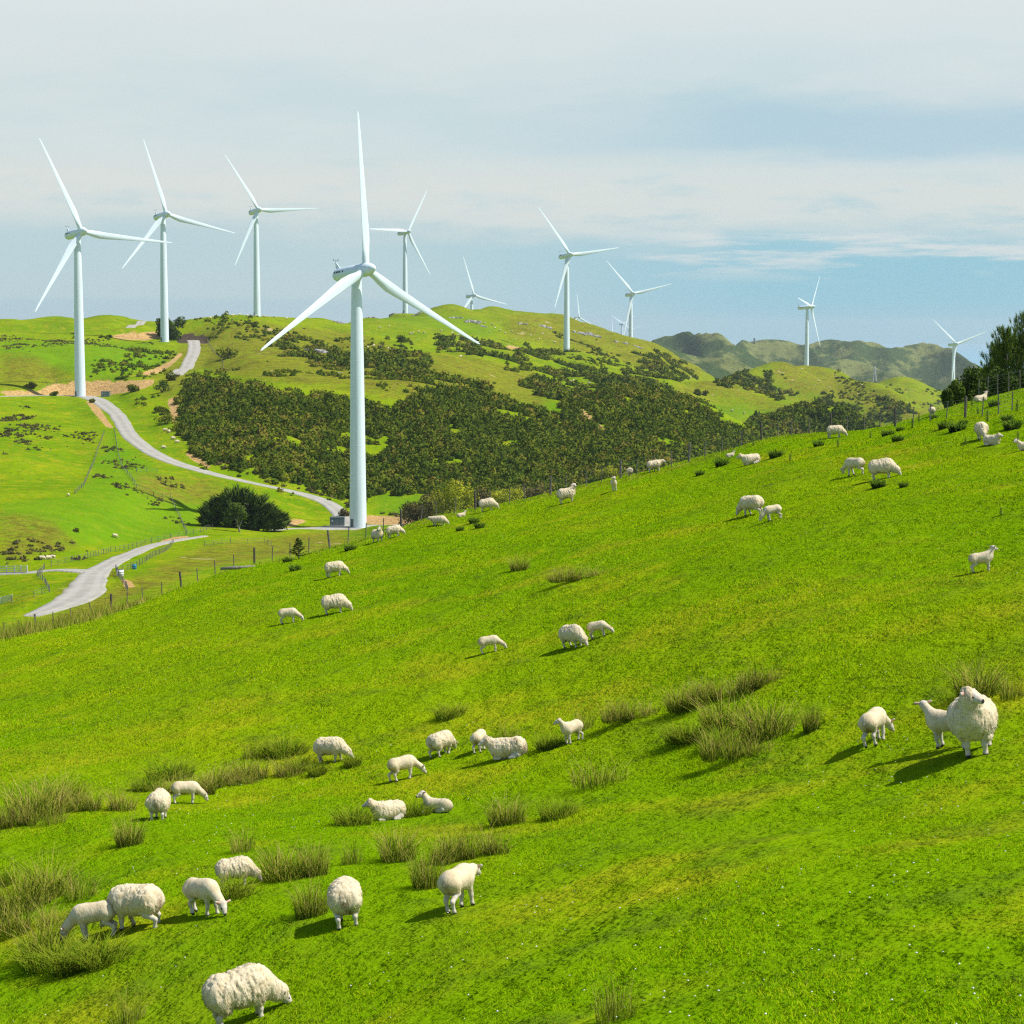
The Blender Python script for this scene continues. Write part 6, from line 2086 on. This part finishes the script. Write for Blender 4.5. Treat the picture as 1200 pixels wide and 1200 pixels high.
# ------------------------------------------------------------------ grass of the near slope
M_GRASS, nt = material("grass_blades")
pos = nt.n("ShaderNodeNewGeometry").outputs["Position"]
tone = nt.attr("tone")
big = nt.noise(pos, 0.16, 4, 0.6); mid = nt.noise(pos, 0.9, 4, 0.6)
c = nt.mix(nt.step(tone, 0.0, 0.6), G1, G2)
c = nt.mix(nt.step(tone, 0.62, 1.0), c, G3)
c = nt.mix(nt.m("MULTIPLY", nt.step(big, 0.46, 0.66), 0.42), c, G4)
c = nt.mix(nt.m("MULTIPLY", nt.step(mid, 0.5, 0.7), 0.4), c, G5)
c = nt.mix(nt.attr("dry"), c, (0.30, 0.24, 0.07))
finish(nt, c, 0.9, None, 0.0, trans=0.35, normal=nt.bent_normal((0, 0, 1), 0.72))


def grass(n_target, seed=9):
    r = np.random.default_rng(seed)
    p_ = 1.25
    ylo, yhi = 11.0, 119.0
    # density ~ Y^-p over plan area (width grows with Y)
    q = r.uniform(0, 1, n_target); e = 2 - p_
    Y = (ylo**e + q * (yhi**e - ylo**e)) ** (1 / e)
    s0, s1 = float(ray(-70, 800)[0]), float(ray(1270, 800)[0])
    X = r.uniform(s0, s1, n_target) * Y
    Z = height(X, Y)
    u, v = proj(X, Y, Z)
    ok = (v < 1235)
    X, Y, Z = X[ok], Y[ok], Z[ok]
    n = len(X)
    patch = noise2(X / 1.3, Y / 1.9) + 0.6 * noise2(X / 0.45, Y / 0.6)
    h = (0.028 + 0.036 * r.uniform(0, 1, n) ** 2) * np.clip(1 + 0.9 * patch, 0.45, 1.9) * np.clip(Y / 45, 0.62, 1)
    near_fence = np.exp(-((Y - CREST_Y - 2.0) / 2.0) ** 2)
    u_, v_ = proj(X, Y, Z)
    leftish = np.clip((620 - u_) / 500, 0.12, 1)
    h = h * (1 + 3.0 * near_fence * leftish * r.uniform(0, 1, n))
    w = np.clip(0.42 / F * Y, 0.005, 0.026) * r.uniform(0.7, 1.4, n)
    a = r.uniform(0, 2 * np.pi, n); la = r.uniform(0, 2 * np.pi, n); ll = h * np.abs(r.normal(0, 1.0, n))
    W = np.stack([np.cos(a) * w, np.sin(a) * w, np.zeros(n)], 1)
    B = np.stack([X, Y, Z - 0.012], 1)
    Tp = B + np.stack([np.cos(la) * ll, np.sin(la) * ll, h], 1)
    V = np.stack([B - W, B + W, Tp], 1).reshape(-1, 3)
    yellow_knoll = np.clip(1 - np.hypot((u_ - 120) / 420, (v_ - 770) / 120), 0, 1)      # drier, yellower knoll
    tone = np.clip(r.uniform(0, 1, n) + 0.35 * patch + 0.34 * yellow_knoll, 0, 1)
    dry = np.clip((r.uniform(0, 1, n) < 0.02) * 0.8 + near_fence * leftish * (r.uniform(0, 1, n) < 0.7) * 0.8, 0, 1)
    # the worn, drier strip that crosses the slope at the right
    t = (u_ - 760) / 240.0; vs_ = 968 - 72 * t
    strip = np.exp(-((v_ - vs_) / 9.0) ** 2) * (u_ > 690) * (u_ < 1010)
    dry = np.clip(dry + strip * (r.uniform(0, 1, n) < 0.25) * 0.5, 0, 1)
    o = link("pasture_grass", np_mesh("pasture_grass", V, np.arange(3 * n).reshape(-1, 3), M_GRASS, {"tone": np.repeat(tone, 3), "dry": np.repeat(dry, 3)}))
    tag(o, "short bright green grass of the near slope", "grass", kind="stuff")


grass(N_GRASS)
# clover heads and dung specks
r = np.random.default_rng(31)
M_FLOWER = simple_mat("clover_white", (0.80, 0.80, 0.74), None, 5.0, 0.8)
n = 1500
Y = (14**0.9 + r.uniform(0, 1, n) * (90**0.9 - 14**0.9)) ** (1 / 0.9); X = r.uniform(-0.28, 0.28, n) * Y
ok = noise2(X / 3, Y / 4) > 0.02
X, Y = X[ok], Y[ok]; n = len(X); Z = height(X, Y) + r.uniform(0.05, 0.10, n)
C = np.stack([X, Y, Z], 1); s = r.uniform(0.006, 0.013, n)[:, None]
O = np.array([[1, 0, 0], [0, 1, 0], [-1, 0, 0], [0, -1, 0], [0, 0, 0.9], [0, 0, -0.9]])
V = (C[:, None, :] + O[None] * s[:, None, :]).reshape(-1, 3)
T = np.array([[0, 1, 4], [1, 2, 4], [2, 3, 4], [3, 0, 4], [1, 0, 5], [2, 1, 5], [3, 2, 5], [0, 3, 5]])
o = link("clover_flowers", np_mesh("clover_flowers", V, (T[None] + np.arange(n)[:, None, None] * 6).reshape(-1, 3), M_FLOWER))
tag(o, "tiny white clover heads sprinkled through the grass", "flowers", kind="stuff")

# tall dry grass along the left part of the crest fence
pts = []
r = np.random.default_rng(33)
n = 11000
uu = np.where(r.uniform(0, 1, n) < 0.75, r.uniform(-60, 170, n), r.uniform(170, 1000, n))
Yq = CREST_Y + r.normal(0.2, 2.0, n)
s_ = ray(uu, np.full(n, 640))[0]; X = s_ * Yq; Z = height(X, Yq)
h = r.uniform(0.2, 0.8, n) * np.clip((330 - uu) / 260, 0.35, 1.0) * np.clip(1 + 1.2 * noise2(X / 1.2, Yq), 0.5, 1.5)
a = r.uniform(0, 6.28, n); la = r.uniform(0, 6.28, n)
W = np.stack([np.cos(a) * 0.012, np.sin(a) * 0.012, np.zeros(n)], 1); B = np.stack([X, Yq, Z - 0.05], 1)
Tp = B + np.stack([np.cos(la) * h * 0.35, np.sin(la) * h * 0.35, h], 1)
V = np.stack([B - W, B + W, Tp], 1).reshape(-1, 3)
o = link("dry_grass", np_mesh("dry_grass", V, np.arange(3 * n).reshape(-1, 3), M_RUSH, {"tone": np.repeat(r.uniform(0.2, 1, n), 3)}))
tag(o, "tall brownish dry grass along the crest fence at the left", "grass", kind="stuff")

# ------------------------------------------------------------------ air
if HAZE > 0:
    m = bpy.data.materials.new("air"); m.use_nodes = True
    nt = NT(m.node_tree)
    pv = nt.n("ShaderNodeVolumePrincipled", {"Color": (0.80, 0.93, 0.98, 1), "Density": HAZE, "Anisotropy": 0.15})
    oo = nt.n("ShaderNodeOutputMaterial"); nt.t.links.new(pv.outputs[0], oo.inputs["Volume"])
    mb = MB(); L = 14500.0
    mb.box((0, 13500, 0), (2 * L, 2 * L + 1000, 2.0))
    me = mb.mesh("haze", m)
    for v_ in me.vertices:
        v_.co.z = 175.0 if v_.co.z > 0 else -143.5
        if v_.co.y < 0: v_.co.y = -400
    o = link("haze", me)
    tag(o, "thin blue air between the viewer and the far mountains", "haze", kind="stuff")
